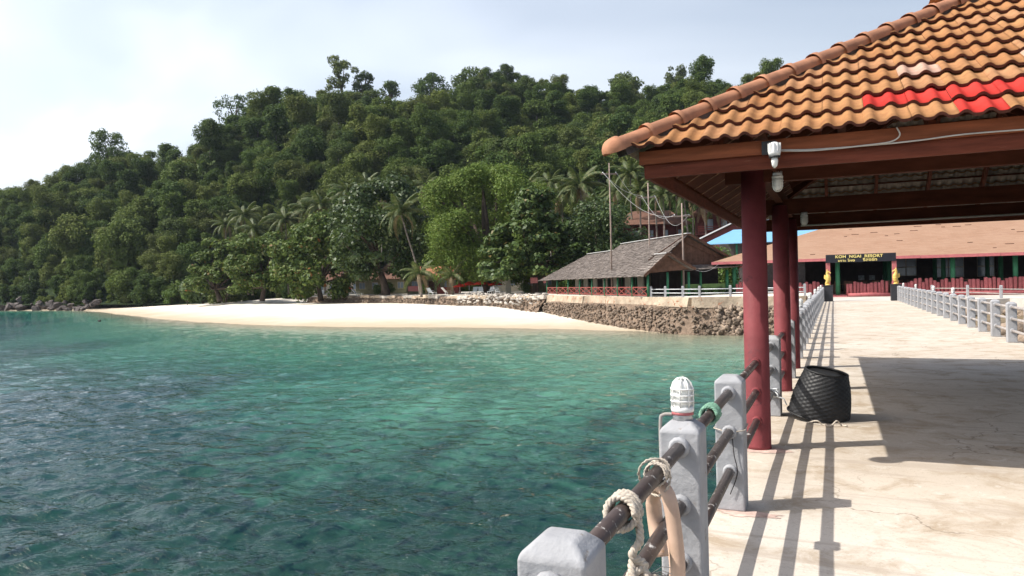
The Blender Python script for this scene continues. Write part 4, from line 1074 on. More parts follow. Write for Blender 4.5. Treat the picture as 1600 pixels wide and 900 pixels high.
# ------------------------------------------------------------------ resort gate
gate = thing("resort_gate", "resort gate of two pink posts carrying a black name board", "gate", (1.6, 52.4, DK))
for x in (-0.33, 3.52):
    m = MB(); m.box((x - 0.13 - 1.6, -0.13, 0.0), (x + 0.13 - 1.6, 0.13, 2.52)); bevel(m.build("gate_post", 'pink_paint', gate), 0.02)
m = MB(); m.box((-0.46 - 1.6, -0.20, 2.50), (3.62 - 1.6, -0.135, 3.02)); bd = m.build("name_board", 'sign_black', gate)
def text_mesh(txt, size, mat, name, parent, loc, spacing=1.0, bold=0.0):
    cu = bpy.data.curves.new(name, 'FONT'); cu.body = txt; cu.size = size; cu.align_x = 'LEFT'; cu.extrude = 0.012; cu.offset = bold; cu.space_character = spacing; cu.resolution_u = 4
    tmp = bpy.data.objects.new(name, cu); COL.objects.link(tmp)
    dg = bpy.context.evaluated_depsgraph_get(); me = bpy.data.meshes.new_from_object(tmp.evaluated_get(dg)); bpy.data.objects.remove(tmp)
    me.materials.clear(); me.materials.append(M[mat])
    return link(name, me, parent, loc=loc, rot=(math.pi / 2, 0, 0))
def fit(o, x0, x1, z0, z1):
    """scale flat lettering to a box on the board"""
    xs_ = [v.co.x for v in o.data.vertices]; ys_ = [v.co.y for v in o.data.vertices]
    if not xs_: return
    sx = (x1 - x0) / (max(xs_) - min(xs_)); sy = (z1 - z0) / (max(ys_) - min(ys_))
    o.scale = (sx, sy, 1); o.location = (x0 - min(xs_) * sx, -0.215, z0 - min(ys_) * sy)
t1 = text_mesh("KOH  NGAI  RESORT", 0.25, 'letter_gold', "lettering", bd, (0, 0, 0), 1.05, 0.006); fit(t1, -1.48, 1.28, 2.78, 2.97)
t2 = text_mesh("\u0e40\u0e01\u0e32\u0e30 \u0e44\u0e2b\u0e07", 0.2, 'letter_gold', "lettering", bd, (0, 0, 0), 1.0, 0.004); fit(t2, -1.32, -0.34, 2.54, 2.72)
t3 = text_mesh("\u0e23\u0e35\u0e2a\u0e2d\u0e23\u0e4c\u0e17", 0.2, 'letter_gold', "lettering", bd, (0, 0, 0), 1.0, 0.004); fit(t3, 0.12, 0.94, 2.55, 2.76)
def seahorse(parent):
    sp = spline([(0.10, 0, 0.03), (0.06, 0, 0.0), (-0.04, 0, 0.02), (-0.07, 0, 0.12), (0.0, 0, 0.22), (0.03, 0, 0.36), (0.035, 0, 0.52), (-0.01, 0, 0.68), (-0.02, 0, 0.8), (0.03, 0, 0.9)], 7)
    pr = [(0, .03), (.12, .05), (.25, .085), (.4, .12), (.55, .15), (.68, .145), (.8, .095), (.88, .085), (.95, .09), (1, .05)]
    rad = [float(np.interp(i / (len(sp) - 1), [a for a, _ in pr], [b for _, b in pr])) * (1 + 0.07 * math.sin(i * 1.6)) for i in range(len(sp))]
    m = MB(); m.tube(sp, rad, 12); m.build("body", 'gold', parent)
    m = MB(); m.tube(spline([(0.02, 0, 0.88), (0.12, 0, 0.84), (0.19, 0, 0.78)], 4), [0.065, 0.06, .05, .045, .042, .04, .038, .036, .04], 10); m.build("snout", 'gold', parent)
    m = MB(); m.add([(-0.1, 0.02, 0.62), (-0.22, 0, 0.7), (-0.24, 0, 0.45), (-0.12, 0.02, 0.36), (-0.1, -0.02, 0.62), (-0.12, -0.02, 0.36)], [(0, 1, 2, 3), (4, 5, 2, 1), (0, 4, 1), (3, 2, 5)]); m.build("fin", 'gold', parent)
    m = MB(); m.lathe([(0.05, 0.9), (0.045, 0.96), (0.015, 1.03)], 8, (-0.02, 0, 0)); m.build("crest", 'gold', parent)
    m = MB(); m.lathe([(0.17, -0.0), (0.16, 0.05), (0.1, 0.1)], 12); m.build("mound", 'gold', parent)
for i, (x, sd) in enumerate(((-0.36, "left"), (3.56, "right"))):
    pd = thing("pedestal", "black granite pedestal under the golden statue on the %s of the gate" % sd, "pedestal", (x, 51.9, DK), group="gate pedestals")
    m = MB(); m.box((-0.30, -0.25, 0), (0.30, 0.25, 0.98)); bevel(m.build("block", 'black_granite', pd), 0.012)
    m = MB(); m.box((-0.32, -0.27, 0.982), (0.32, 0.27, 1.04)); bevel(m.build("cap", 'black_granite', pd), 0.012)
    st = thing("golden_statue", "golden seahorse-like statue on the %s gate pedestal" % sd, "statue", (x, 51.9, DK + 1.04), R(-20) if i == 0 else R(190), "gate statues")
    seahorse(st)

# ------------------------------------------------------------------ restaurant
re_ = thing("restaurant", "wide open-sided restaurant with low orange shingle roof and green columns", "building", (0, 62, 2.1))
OR = Vector((0, 62, 2.1))
def rb_(m, name, mat, par=None): o = m.build(name, mat, par or re_); o.location = -OR if par is None else (0, 0, 0); return o
RX0, RX1, RYF, REZ, RT, RP = -9.15, 36.0, 62.0, 5.10, 11.5, math.tan(R(19.0))
RYB = RYF + 2 * RT
def rpt(x, y, t): return (x, y, REZ + t * RP)
def roof_face(pts, uvdir, name, par):
    m = MB(); m.quad(*pts); m.f = [m.f[0]]; o = m.build(name, 'shingle', par); me = o.data
    uv = me.uv_layers.new(name="UVMap"); ud = Vector(uvdir).normalized()
    nrm = (Vector(pts[1]) - Vector(pts[0])).cross(Vector(pts[2]) - Vector(pts[0])).normalized(); vd = nrm.cross(ud)
    for l in me.loops:
        p = Vector(me.vertices[l.vertex_index].co); uv.data[l.index].uv = (p.dot(ud), p.dot(vd))
    return o
zr_ = RT
A0, A1, B1, B0 = (RX0, RYF), (RX1, RYF), (RX1, RYB), (RX0, RYB)
r0 = rpt(RX0 + RT, RYF + RT, RT); r1 = rpt(RX1 - RT, RYF + RT, RT)
rfo = None
for pts, d in (([rpt(*A0, 0), rpt(*A1, 0), r1, r0], (1, 0, 0)), ([rpt(*A1, 0), rpt(*B1, 0), r1], (0, 1, 0)), ([rpt(*B1, 0), rpt(*B0, 0), r0, r1], (1, 0, 0)), ([rpt(*B0, 0), rpt(*A0, 0), r0], (0, 1, 0))):
    roof_face(pts, d, "roof_slope", re_).location = -OR
# a few lifted and slipped shingles
rr_ = random.Random(3)
for k in range(34):
    t = rr_.uniform(0.8, 8.5); x = rr_.uniform(RX0 + t + 0.6, 22); w = rr_.uniform(0.2, 0.6); y_ = RYF + t; z_ = REZ + t * RP
    m = MB(); m.add([(x, y_, z_ + 0.05), (x + w, y_, z_ + 0.05), (x + w, y_ + 0.16, z_ + 0.16 * RP + 0.006), (x, y_ + 0.16, z_ + 0.16 * RP + 0.006), (x, y_, z_ + .01), (x + w, y_, z_ + .01)], [(0, 1, 2, 3), (4, 5, 1, 0), (5, 2, 1), (0, 3, 4)])
    rb_(m, "lifted_shingle", 'brown_roof')
m = MB(); m.add([(RX0 + .1, RYF + .1, REZ - .04), (RX1 - .1, RYF + .1, REZ - .04), (r1[0], r1[1], r1[2] - .08), (r0[0], r0[1], r0[2] - .08), (RX0 + .1, RYB - .1, REZ - .04), (RX1 - .1, RYB - .1, REZ - .04)], [(3, 2, 1, 0), (0, 4, 3), (4, 5, 2, 3), (5, 1, 2)])
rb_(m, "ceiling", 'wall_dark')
for k in range(9):                                                        # fascia lengths
    x0 = RX0 + k * (RX1 - RX0) / 9; x1 = RX0 + (k + 1) * (RX1 - RX0) / 9 - 0.02; dz = rr_.uniform(-0.02, 0.02)
    m = MB(); m.box((x0, RYF - 0.04, REZ - 0.2 + dz), (x1, RYF, REZ + 0.02 + dz)); rb_(m, "fascia_board", 'pink_paint')
m = MB(); m.box((RX0 - 0.04, RYF, REZ - 0.2), (RX0, RYB, REZ + 0.02)); rb_(m, "fascia_board", 'pink_paint')
m = MB(); m.lathe([(0.17, 0), (0.165, 2.95)], 16); gcm = m.mesh("column"); gcm.materials.append(M['green_paint'])
for y_ in (63.4, 68.5, 74):
    for k in range(9):
        x = -7.55 + k * 3.92
        if y_ > 64 and k == 0: continue
        link("column", gcm, re_, loc=Vector((x, y_, 2.25)) - OR)
m = MB(); m.box((-8.6, 63.65, 2.0), (34, 84.5, 2.3)); rb_(m, "floor", 'floor_brown')
m = MB(); m.box((-8.6, 63.3, 1.9), (34, 63.648, 2.27)); rb_(m, "plinth", 'pink_paint')
m = MB(); m.box((-0.6, 62.9, 2.0), (0.95, 63.298, 2.19)); rb_(m, "step", 'pink_paint')
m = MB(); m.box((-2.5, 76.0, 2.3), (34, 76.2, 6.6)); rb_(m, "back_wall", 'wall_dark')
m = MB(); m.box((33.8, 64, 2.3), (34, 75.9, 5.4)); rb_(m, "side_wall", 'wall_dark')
def window(x0, x1, z0, z1, y_, par, nx=2, nz=2):
    w = MB().box((x0, y_ - 0.05, z0), (x1, y_, z1)).build("window", 'wall_pale', par); w.location = -OR
    for i in range(nx):
        for j in range(nz):
            a = x0 + (x1 - x0) * i / nx + 0.05; b = x0 + (x1 - x0) * (i + 1) / nx - 0.05; c = z0 + (z1 - z0) * j / nz + 0.05; d = z0 + (z1 - z0) * (j + 1) / nz - 0.05
            MB().box((a, y_ - 0.075, c), (b, y_ - 0.052, d)).build("pane", 'window_glass', w)
window(8.2, 10.6, 3.4, 5.2, 75.99, re_); window(11.6, 12.9, 3.4, 5.2, 75.99, re_, 1, 2); window(5.2, 6.9, 3.6, 5.2, 75.99, re_)
for i, x in enumerate((2.1, 3.0, 4.1)):
    m = MB(); m.box((x, 75.95, 3.3), (x + 0.5, 75.99, 3.75)); rb_(m, "wall_picture", 'picture')
# log fence
m = MB(); m.lathe([(0.125, 0), (0.12, 0.5), (0.125, 0.95), (0.10, 0.99), (0.03, 1.01)], 12); lgm = m.mesh("log"); lgm.materials.append(M['pink_log'])
def log_fence(name, label, x0, x1, y_):
    th = thing(name, label, "fence", (x0, y_, DK)); x = x0; big_ = False
    while x < x1:
        s = rnd.uniform(0.9, 1.25); w = rnd.uniform(0.9, 1.15)
        link("log", lgm, th, loc=(x - x0, rnd.uniform(-0.05, 0.05), 0.0), scale=(w, w, s * 1.08), rot=(rnd.uniform(-.03, .03), rnd.uniform(-.03, .03), rnd.uniform(0, 6)))
        x += 0.235 * w + 0.012
    MB().tube([(0, -0.1, 0.12), ((x1 - x0) / 2, -0.11, 0.16), (x1 - x0, -0.1, 0.1)], 0.16, 10).build("base_log", 'pink_log', th)
log_fence("log_fence", "row of pink painted upright logs right of the restaurant step, behind the gate", 1.0, 3.9, 63.1)
log_fence("log_fence", "long row of pink painted logs in front of the restaurant right of the gate", 4.15, 15.5, 63.1)
log_fence("log_fence", "pink painted logs in front of the restaurant left of the step", -3.2, -0.75, 63.1)
log_fence("log_fence", "short row of pink logs at the left corner column of the restaurant", -7.3, -5.2, 63.0)
# tables and chairs inside
def chair():
    th = thing("dining_chair", "brown wooden dining chair in the dim restaurant", "chair", group="restaurant dining chairs")
    MB().box((-0.22, -0.22, 0.43), (0.22, 0.22, 0.47)).build("seat", 'furniture', th)
    for sx in (-1, 1):
        MB().box((sx * 0.2 - 0.02, -0.21, 0), (sx * 0.2 + 0.02, -0.17, 0.43)).build("leg", 'furniture', th)
        MB().bar((sx * 0.2, 0.19, 0), (sx * 0.2, 0.25, 1.0), 0.04, 0.04, (0, 1, 0)).build("leg", 'furniture', th)
    for z_ in (0.66, 0.8, 0.94): MB().bar((-0.2, 0.225 + (z_ - 0.66) * 0.06, z_), (0.2, 0.225 + (z_ - 0.66) * 0.06, z_), 0.02, 0.07).build("back_slat", 'furniture', th)
    return th
def table():
    th = thing("dining_table", "brown wooden dining table in the dim restaurant", "table", group="restaurant dining tables")
    MB().box((-0.75, -0.42, 0.72), (0.75, 0.42, 0.76)).build("table_top", 'furniture', th)
    for sx in (-1, 1):
        for sy in (-1, 1): MB().box((sx * 0.68 - .03, sy * 0.36 - .03, 0), (sx * 0.68 + .03, sy * 0.36 + .03, 0.72)).build("leg", 'furniture', th)
    return th
c0 = chair(); t0 = table(); fc = ft = True
for (x, y_) in ((0.6, 65.6), (3.4, 65.8), (6.4, 65.5), (9.4, 65.8), (12.4, 65.6), (-3.5, 66), (2.0, 70.5), (5.4, 70.6), (9, 70.4)):
    t_ = t0 if ft else copy_tree(t0); ft = False; t_.location = (x, y_, 2.3); t_.rotation_euler = (0, 0, rnd.uniform(-.05, .05))
    for dx, dy, rz_ in ((-0.35, -0.62, math.pi), (0.4, -0.62, math.pi), (-0.35, 0.62, 0), (0.4, 0.62, 0)):
        if y_ > 69 and dy > 0: continue
        c_ = c0 if fc else copy_tree(c0); fc = False; c_.location = (x + dx + rnd.uniform(-.08, .08), y_ + dy + rnd.uniform(-.06, .06), 2.3); c_.rotation_euler = (0, 0, rz_ + rnd.uniform(-.25, .25))

# fences on the terrace edge
spm = post_mesh(0.16, 0.82, 0.03)
def edge_fence(name, label, P, z, mat):
    th = thing(name, label, "fence", (*P[0], z))
    for i, (x, y_) in enumerate(P):
        link("post", spm, th, loc=(x - P[0][0], y_ - P[0][1], 0))
        if i + 1 < len(P):
            x2, y2 = P[i + 1]
            for h in (0.3, 0.58): MB().tube([(x - P[0][0], y_ - P[0][1], h), (x2 - P[0][0], y2 - P[0][1], h)], 0.03, 8).build("rail", mat, th)
edge_fence("terrace_fence", "low white post and rail fence along the seawall left of the pier", [(-13.0, 56.6), (-11.6, 55.2), (-10.0, 53.6), (-8.6, 52.3), (-6.5, 52.1), (-4.6, 52.0), (-2.6, 51.8), (-1.75, 51.8)], 2.46, 'plastic_white')
edge_fence("forecourt_fence", "grey post and pipe fence at the forecourt edge right of the pier", [(4.4, 51.9), (6.6, 61.9), (8.4, 58.8), (9.6, 54.6), (11.2, 50.2), (14, 49.6), (17, 49.4), (20, 49.2)][1:], 2.092, 'rail_grey')

# ------------------------------------------------------------------ thatched building
TO = Vector((-13.5, 56.0, 2.45)); ta = Vector((-0.6, 0.8, 0)); tb = Vector((0.8, 0.6, 0))
th_b = thing("thatched_building", "long grey thatched building with green posts and red cross-braced balustrade", "building", TO)
def tp(s, w, z): return ta * s + tb * w + Vector((0, 0, z - 2.45))
def thatch(p00, p10, p11, p01, name, rows, par=th_b):
    """thatched slope from eave edge p00-p10 up to p01-p11, laid in ragged overlapping courses"""
    V = []; F = []; P = [Vector(p) for p in (p00, p10, p11, p01)]
    nrm = (P[1] - P[0]).cross(P[3] - P[0]).normalized()
    if nrm.z < 0: nrm = -nrm
    for r_ in range(rows):
        a0 = r_ / rows; a1 = min(1.0, (r_ + 1.35) / rows)
        e0, e1 = P[0].lerp(P[3], a0), P[1].lerp(P[2], a0); f0, f1 = P[0].lerp(P[3], a1), P[1].lerp(P[2], a1)
        L = (e1 - e0).length; n = max(2, int(L / 0.30)); dn = (e0 - f0).normalized()
        for k in range(n):
            q0, q1 = k / n - 0.004, (k + 1) / n + 0.004; j = rnd.uniform(0.0, 0.13); lift = 0.085 + rnd.uniform(-0.02, 0.025)
            a, b = e0.lerp(e1, q0) + dn * j + nrm * lift, e0.lerp(e1, q1) + dn * (j + rnd.uniform(-.03, .03)) + nrm * (lift + rnd.uniform(-.012, .012))
            c, d = f0.lerp(f1, q1) + nrm * 0.012, f0.lerp(f1, q0) + nrm * 0.012
            o = len(V); V += [a, b, c, d, a - nrm * 0.06, b - nrm * 0.06]; F += [(o, o + 1, o + 2, o + 3), (o + 4, o + 5, o + 1, o)]
    m = MB(); m.add(V, F); m.add([p - nrm * 0.03 for p in P], [(3, 2, 1, 0)]); ob = m.build(name, 'thatch', par); ob["kind"] = "stuff"; return ob
ZE, ZR, ZL = 4.05, 7.5, 6.85
thatch(tp(-0.3, 0, ZE), tp(18, 0, ZE), tp(18, 5.6, ZR), tp(3.3, 5.6, ZR), "thatch_slope", 24)
thatch(tp(18, 0, ZE), tp(25, 0, ZE), tp(25, 4.9, ZL), tp(18, 4.9, ZL), "thatch_slope", 20)
thatch(tp(25, 0, ZE), tp(30.2, 0, ZE - .05), tp(26.5, 4.9, ZL), tp(25, 4.9, ZL), "thatch_slope", 20)
thatch(tp(30.2, 0, ZE - .05), tp(30.2, 9.6, ZE + .3), tp(26.5, 4.95, ZL), tp(26.5, 4.85, ZL), "thatch_slope", 18)
thatch(tp(18, 9.2, 5.6), tp(3.3, 9.2, 5.6), tp(3.3, 5.6, ZR), tp(18, 5.6, ZR), "thatch_slope", 14)
thatch(tp(30, 9.6, 4.4), tp(18, 9.6, 4.4), tp(18, 4.9, ZL), tp(26.5, 4.9, ZL), "thatch_slope", 14)
m = MB(); m.add([tp(18.02, 0.8, 4.5), tp(18.02, 9.0, 5.6), tp(18.02, 5.6, ZR - .05)], [(0, 1, 2)]); m.build("gable_wall", 'gable_wood', th_b)
# porch gable in front
PAZ = 5.75
thatch(tp(0.05, 4.3, 4.5), tp(-0.35, 4.3, 4.5), tp(-0.35, 2.05, PAZ), tp(2.6, 2.05, PAZ), "porch_thatch", 9)
thatch(tp(-0.36, 0.02, ZE + .02), tp(-0.1, 0.02, ZE + .02), tp(1.9, 2.05, PAZ), tp(-0.36, 2.05, PAZ), "porch_thatch", 8)
thatch(tp(3.1, 4.3, 4.5), tp(0.05, 4.3, 4.5), tp(2.6, 2.05, PAZ), tp(3.1, 2.2, PAZ), "porch_thatch", 9)
m = MB(); m.add([tp(0.0, 0.35, 4.28), tp(0.0, 3.9, 4.55), tp(0.0, 2.05, PAZ - 0.12)], [(0, 1, 2)]); m.build("porch_gable", 'gable_wood', th_b)
for a, b in ((tp(-0.38, 0.0, ZE + .03), tp(-0.38, 2.05, PAZ + .05)), (tp(-0.38, 2.05, PAZ + .05), tp(-0.38, 4.3, 4.53)), (tp(3.28, 2.0, 5.35), tp(3.28, 5.6, ZR + .05)), (tp(3.28, 5.6, ZR + .05), tp(3.28, 9.2, 5.62))):
    MB().bar(a, b, 0.06, 0.2).build("barge_board", 'gable_wood', th_b)
for a, b in ((tp(3.2, 5.6, ZR + .09), tp(18, 5.6, ZR + .09)), (tp(17.9, 4.9, ZL + .09), tp(26.5, 4.9, ZL + .09)), (tp(-0.36, 2.05, PAZ + .09), tp(1.9, 2.05, PAZ + .09))):
    MB().bar(a, b, 0.42, 0.05).build("ridge_sheet", 'ridge_sheet', th_b)
# big gable wall of vertical boards
for k in range(26):
    w0 = 2.6 + k * 0.25; w1 = w0 + 0.24; 
    zt = lambda w: (ZE + w / 5.6 * (ZR - ZE) if w < 5.6 else ZR - (w - 5.6) / 3.6 * 1.9) - 0.16
    if zt(w0) < 4.75 or zt(w1) < 4.75: continue
    m = MB(); vs = []
    for so in (3.6 + 0.012 * (k % 2), 3.66):
        vs += [tp(so, w0, 4.7), tp(so, w1, 4.7), tp(so, w1, zt(w1)), tp(so, w0, zt(w0))]
    m.add(vs, [(3, 2, 1, 0), (4, 5, 6, 7), (0, 1, 5, 4), (1, 2, 6, 5), (2, 3, 7, 6), (3, 0, 4, 7)]); m.build("gable_board", 'gable_wood', th_b)
MB().bar(tp(3.5, 5.4, 6.9), tp(3.5, 8.3, 5.6), 0.05, 0.12).build("brace", 'gable_wood', th_b)
thatch(tp(1.8, 4.4, 4.45), tp(1.8, 9.3, 4.7), tp(3.6, 9.3, 5.0), tp(3.6, 4.4, 4.9), "lean_to_thatch", 5)
# posts, balustrade, walls
m = MB(); m.lathe([(0.10, 0), (0.095, 1.75)], 10); gp = m.mesh("green_post"); gp.materials.append(M['green_paint'])
PS = [0.25, 3.4, 6.6, 9.8, 13.2, 16.8, 20.6, 24.6, 28.6]
for s_ in PS:
    link("green_post", gp, th_b, loc=tp(s_, 0.55, 2.45))
    if s_ > 1: link("green_post", gp, th_b, loc=tp(s_, 5.0, 2.45), scale=(1, 1, 1.5))
for w_ in (2.2, 4.0): link("green_post", gp, th_b, loc=tp(0.25, w_, 2.45), scale=(1, 1, 1.08))
link("green_post", gp, th_b, loc=tp(2.5, 6.2, 2.45), scale=(1, 1, 1.1)); link("green_post", gp, th_b, loc=tp(2.5, 8.6, 2.45), scale=(1.4, 1.4, 1.15))
for a, b in zip(PS[:-1], PS[1:]):
    for z_ in (2.58, 3.2): MB().bar(tp(a + .1, 0.55, z_), tp(b - .1, 0.55, z_), 0.06, 0.09).build("balustrade_rail", 'rail_red', th_b)
    n = 2
    for k in range(n):
        q0 = a + .1 + (b - a - .2) * k / n; q1 = a + .1 + (b - a - .2) * (k + 1) / n
        MB().bar(tp(q0, 0.53, 2.62), tp(q1, 0.53, 3.16), 0.04, 0.06).build("cross_brace", 'rail_red', th_b)
        MB().bar(tp(q0, 0.575, 3.16), tp(q1, 0.575, 2.62), 0.04, 0.06).build("cross_brace", 'rail_red', th_b)
        MB().bar(tp(q1, 0.55, 2.6), tp(q1, 0.55, 3.2), 0.05, 0.05).build("baluster", 'rail_red', th_b)
MB().add([tp(4, 6.0, 2.45), tp(28.6, 6.0, 2.45), tp(28.6, 6.0, 5.0), tp(4, 6.0, 5.0)], [(0, 1, 2, 3)]).build("back_wall", 'wall_dark', th_b)
for k in range(7):
    s0 = 8 + k * 3.0
    m = MB(); m.add([tp(s0, 3.5, 2.5), tp(s0 + 1.3, 3.5, 2.5), tp(s0 + 1.3, 3.5, 4.6), tp(s0, 3.5, 4.6), tp(s0, 3.6, 2.5), tp(s0 + 1.3, 3.6, 2.5), tp(s0 + 1.3, 3.6, 4.6), tp(s0, 3.6, 4.6)], [(0, 1, 2, 3), (7, 6, 5, 4), (1, 5, 6, 2), (4, 0, 3, 7)])
    m.build("pale_panel", 'wall_pale', th_b)
m = MB(); m.add([tp(2.6, 4.9, 2.45), tp(2.6, 9.4, 2.45), tp(2.6, 9.4, 3.35), tp(2.6, 4.9, 3.35), tp(2.75, 4.9, 2.45), tp(2.75, 9.4, 2.45), tp(2.75, 9.4, 3.35), tp(2.75, 4.9, 3.35)], [(0, 1, 2, 3), (3, 2, 6, 7), (4, 7, 6, 5), (0, 3, 7, 4)]); m.build("low_wall", 'green_pale', th_b)
m = MB(); m.add([tp(6.5, 4.4, 2.45), tp(6.5, 10, 2.45), tp(6.5, 10, 4.9), tp(6.5, 4.4, 4.9)], [(0, 1, 2, 3)]); m.build("inner_wall", 'wall_dark', th_b)
MB().box((-0.2, -0.2, 0), (0.2, 0.2, 0.02)).build("floor_pad", 'terrace_conc', th_b)

# string wire sagging from porch to restaurant
a = TO + tp(-0.3, 4.2, 4.5); b = Vector((-8.6, 62.0, 4.95))
tag(MB().tube([a.lerp(b, k / 10) + Vector((0, 0, -0.35 * math.sin(math.pi * k / 10))) for k in range(11)], 0.014, 5).build("wire_span", 'wire'), "pale wire sagging from the thatched porch to the restaurant eave", "wire")

# ------------------------------------------------------------------ utility poles and wires
UP = []
for i, (x, y_, ztop, zc, zb, lab) in enumerate(((-18.25, 64.1, 14.35, 13.4, 2.45, "tallest thin wooden utility pole left of the thatched ridge"), (-15.1, 65.5, 12.5, 11.2, 2.45, "middle thin wooden utility pole behind the thatched ridge"), (-11.1, 59.9, 9.9, 8.85, 2.45, "shortest brown utility pole in front of the thatched gable"))):
    th = thing("utility_pole", lab, "pole", (x, y_, zb), R(28), "utility poles by the thatched building")
    MB().tube([(0, 0, 0), (0.02, 0, (ztop - zb) / 2), (0, 0.01, ztop - zb)], [0.085, 0.07, 0.055], 9).build("pole", 'wood_pole', th)
    MB().bar((-0.75, 0.07, zc - zb), (0.75, 0.07, zc - zb + (0.03 if i else -0.02)), 0.09, 0.1).build("cross_arm", 'wood_pole', th)
    for dx in (-0.6, 0.6): MB().lathe([(0.03, 0), (0.045, 0.05), (0.025, 0.11)], 8, (dx, 0.07, zc - zb + 0.06)).build("insulator", 'plastic_white', th)
    c_, s_ = math.cos(R(28)), math.sin(R(28)); UP.append([Vector((x + d * c_, y_ + d * s_, zc + 0.14)) for d in (-0.6, 0.6)])
names = ("upper slack wire between the tallest and the middle utility pole", "lower slack wire between the tallest and the middle utility pole", "upper slack wire between the middle and the shortest utility pole", "lower slack wire between the middle and the shortest utility pole")
q = 0
for i in range(2):
    for e in range(2):
        a, b = UP[i][e], UP[i + 1][e]; sag = (0.5 + 0.6 * e) if i == 0 else (1.0 + 0.7 * e)
        tag(MB().tube([a.lerp(b, k / 14) + Vector((0, 0, -sag * math.sin(math.pi * k / 14))) for k in range(15)], 0.013, 5).build("power_wire", 'wire'), names[q], "wire", "wires between the utility poles"); q += 1
a, b = UP[0][0], UP[2][1]
tag(MB().tube([a.lerp(b, k / 16) + Vector((0, 0, -1.6 * math.sin(math.pi * k / 16))) for k in range(17)], 0.014, 5).build("power_wire", 'wire'), "long drooping wire from the tallest to the shortest utility pole", "wire", "wires between the utility poles")

# ------------------------------------------------------------------ other buildings
def house(name, label, c, rz_, w, d, h, rh, over, wall, roof, feats=True, hip=0.0):
    th = thing(name, label, "building", c, rz_)
    MB().box((-w / 2, -d / 2, 0), (w / 2, d / 2, h)).build("wall", wall, th)
    X_, Y_ = w / 2 + over, d / 2 + over; zl = h - 0.05
    m = MB(); hx = X_ - hip
    m.add([(-X_, -Y_, zl), (X_, -Y_, zl), (X_, Y_, zl), (-X_, Y_, zl), (-hx, 0, h + rh), (hx, 0, h + rh), (-X_, -Y_, zl - .12), (X_, -Y_, zl - .12), (X_, Y_, zl - .12), (-X_, Y_, zl - .12)],
          [(0, 1, 5, 4), (2, 3, 4, 5), (1, 2, 5), (3, 0, 4), (6, 7, 1, 0), (7, 8, 2, 1), (8, 9, 3, 2), (9, 6, 0, 3), (9, 8, 7, 6)])
    m.build("roof", roof, th)
    if feats:
        n = max(2, int(w / 2.2))
        for k in range(n):
            x = -w / 2 + (k + 0.5) * w / n
            if k == n // 2:
                dr = MB().box((x - 0.45, -d / 2 - 0.05, 0), (x + 0.45, -d / 2 - 0.002, min(2.0, h - .2))).build("door", 'gable_wood', th)
                MB().box((x + 0.3, -d / 2 - 0.09, 0.95), (x + 0.36, -d / 2 - 0.052, 1.05)).build("handle", 'zinc', dr)
            else:
                wd = MB().box((x - 0.55, -d / 2 - 0.05, 0.9), (x + 0.55, -d / 2 - 0.002, min(2.1, h - .2))).build("window", 'wall_pale', th)
                for s_ in (-1, 1): MB().box((x + s_ * 0.26 - 0.22, -d / 2 - 0.07, 0.98), (x + s_ * 0.26 + 0.22, -d / 2 - 0.052, min(2.0, h - .3))).build("pane", 'window_glass', wd)
    return th
# bungalows behind the beach trees
house("bungalow", "olive bungalow with pale roof behind the leaning dark trunks", (-74, 112, 2.5), YAW, 9, 6, 2.7, 1.9, 0.8, 'wall_olive', 'brown_roof')
house("bungalow", "bungalow behind the leaning palm, left of the red umbrellas", (-62, 108, 2.5), YAW + .1, 8, 6, 2.7, 1.8, 0.8, 'wall_olive', 'orange_roof')
house("bungalow", "pale walled bungalow behind the big round green tree", (-47, 112, 2.5), YAW - .1, 10, 6, 2.9, 1.9, 0.9, 'wall_pale', 'orange_roof')
house("bungalow", "bungalow half hidden behind the layered tree", (-37, 100, 2.5), YAW, 9, 6, 2.8, 1.9, 0.8, 'wall_olive', 'brown_roof')
house("bungalow", "orange roofed bungalow behind the thatched building", (-30, 97, 2.5), YAW, 8, 6, 3.0, 2.0, 0.9, 'wall_olive', 'orange_roof')
house("bungalow", "pale bungalow deep behind the leftmost beach trees", (-90, 120, 2.5), YAW + .2, 9, 6, 2.7, 1.8, 0.8, 'wall_pale', 'brown_roof')
kiosk = thing("beach_kiosk", "small red roofed beach kiosk beside the red umbrellas", "kiosk", (-53.5, 98.5, 2.5), YAW)
MB().add([(-2, -2, 2.1), (2, -2, 2.1), (2, 2, 2.1), (-2, 2, 2.1), (0, 0, 3.5)], [(0, 1, 4), (1, 2, 4), (2, 3, 4), (3, 0, 4), (3, 2, 1, 0)]).build("roof", 'orange_roof', kiosk)
for sx in (-1.6, 1.6):
    for sy in (-1.6, 1.6): MB().tube([(sx, sy, 0), (sx, sy, 2.1)], 0.08, 8).build("post", 'rail_red', kiosk)
MB().box((-1.5, -1.7, 0), (1.5, -1.6, 1.0)).build("counter", 'rail_red', kiosk)
# blue roof and brown gable behind the restaurant
bl = thing("blue_roof_shed", "shed with a bright pale blue sheet roof behind the restaurant", "building", (-8, 86, 2.45))
def blp(x, y_, z_): return (x + 8, y_ - 86, z_ - 2.45)
MB().add([blp(-13.6, 86, 7.75), blp(3, 86, 7.75), blp(3, 94, 9.75), blp(-11.2, 94, 9.75), blp(-13.6, 86, 7.67), blp(3, 86, 7.67), blp(3, 94, 9.67), blp(-11.2, 94, 9.67)], [(0, 1, 2, 3), (7, 6, 5, 4), (0, 4, 5, 1), (3, 7, 4, 0)]).build("sheet_roof", 'blue_sheet', bl)
for x in (-12.8, -10, -7, -4, -1): MB().tube([blp(x, 86.6, 2.45), blp(x, 86.6, 7.75)], 0.13, 10).build("post", 'green_paint', bl)
MB().box(blp(-12.5, 91, 2.45), blp(3, 91.2, 8.6)).build("wall", 'wall_dark', bl)
bg_ = thing("brown_gable_house", "house with dark brown gable above the blue sheet roof", "building", (-9.5, 97, 2.45))
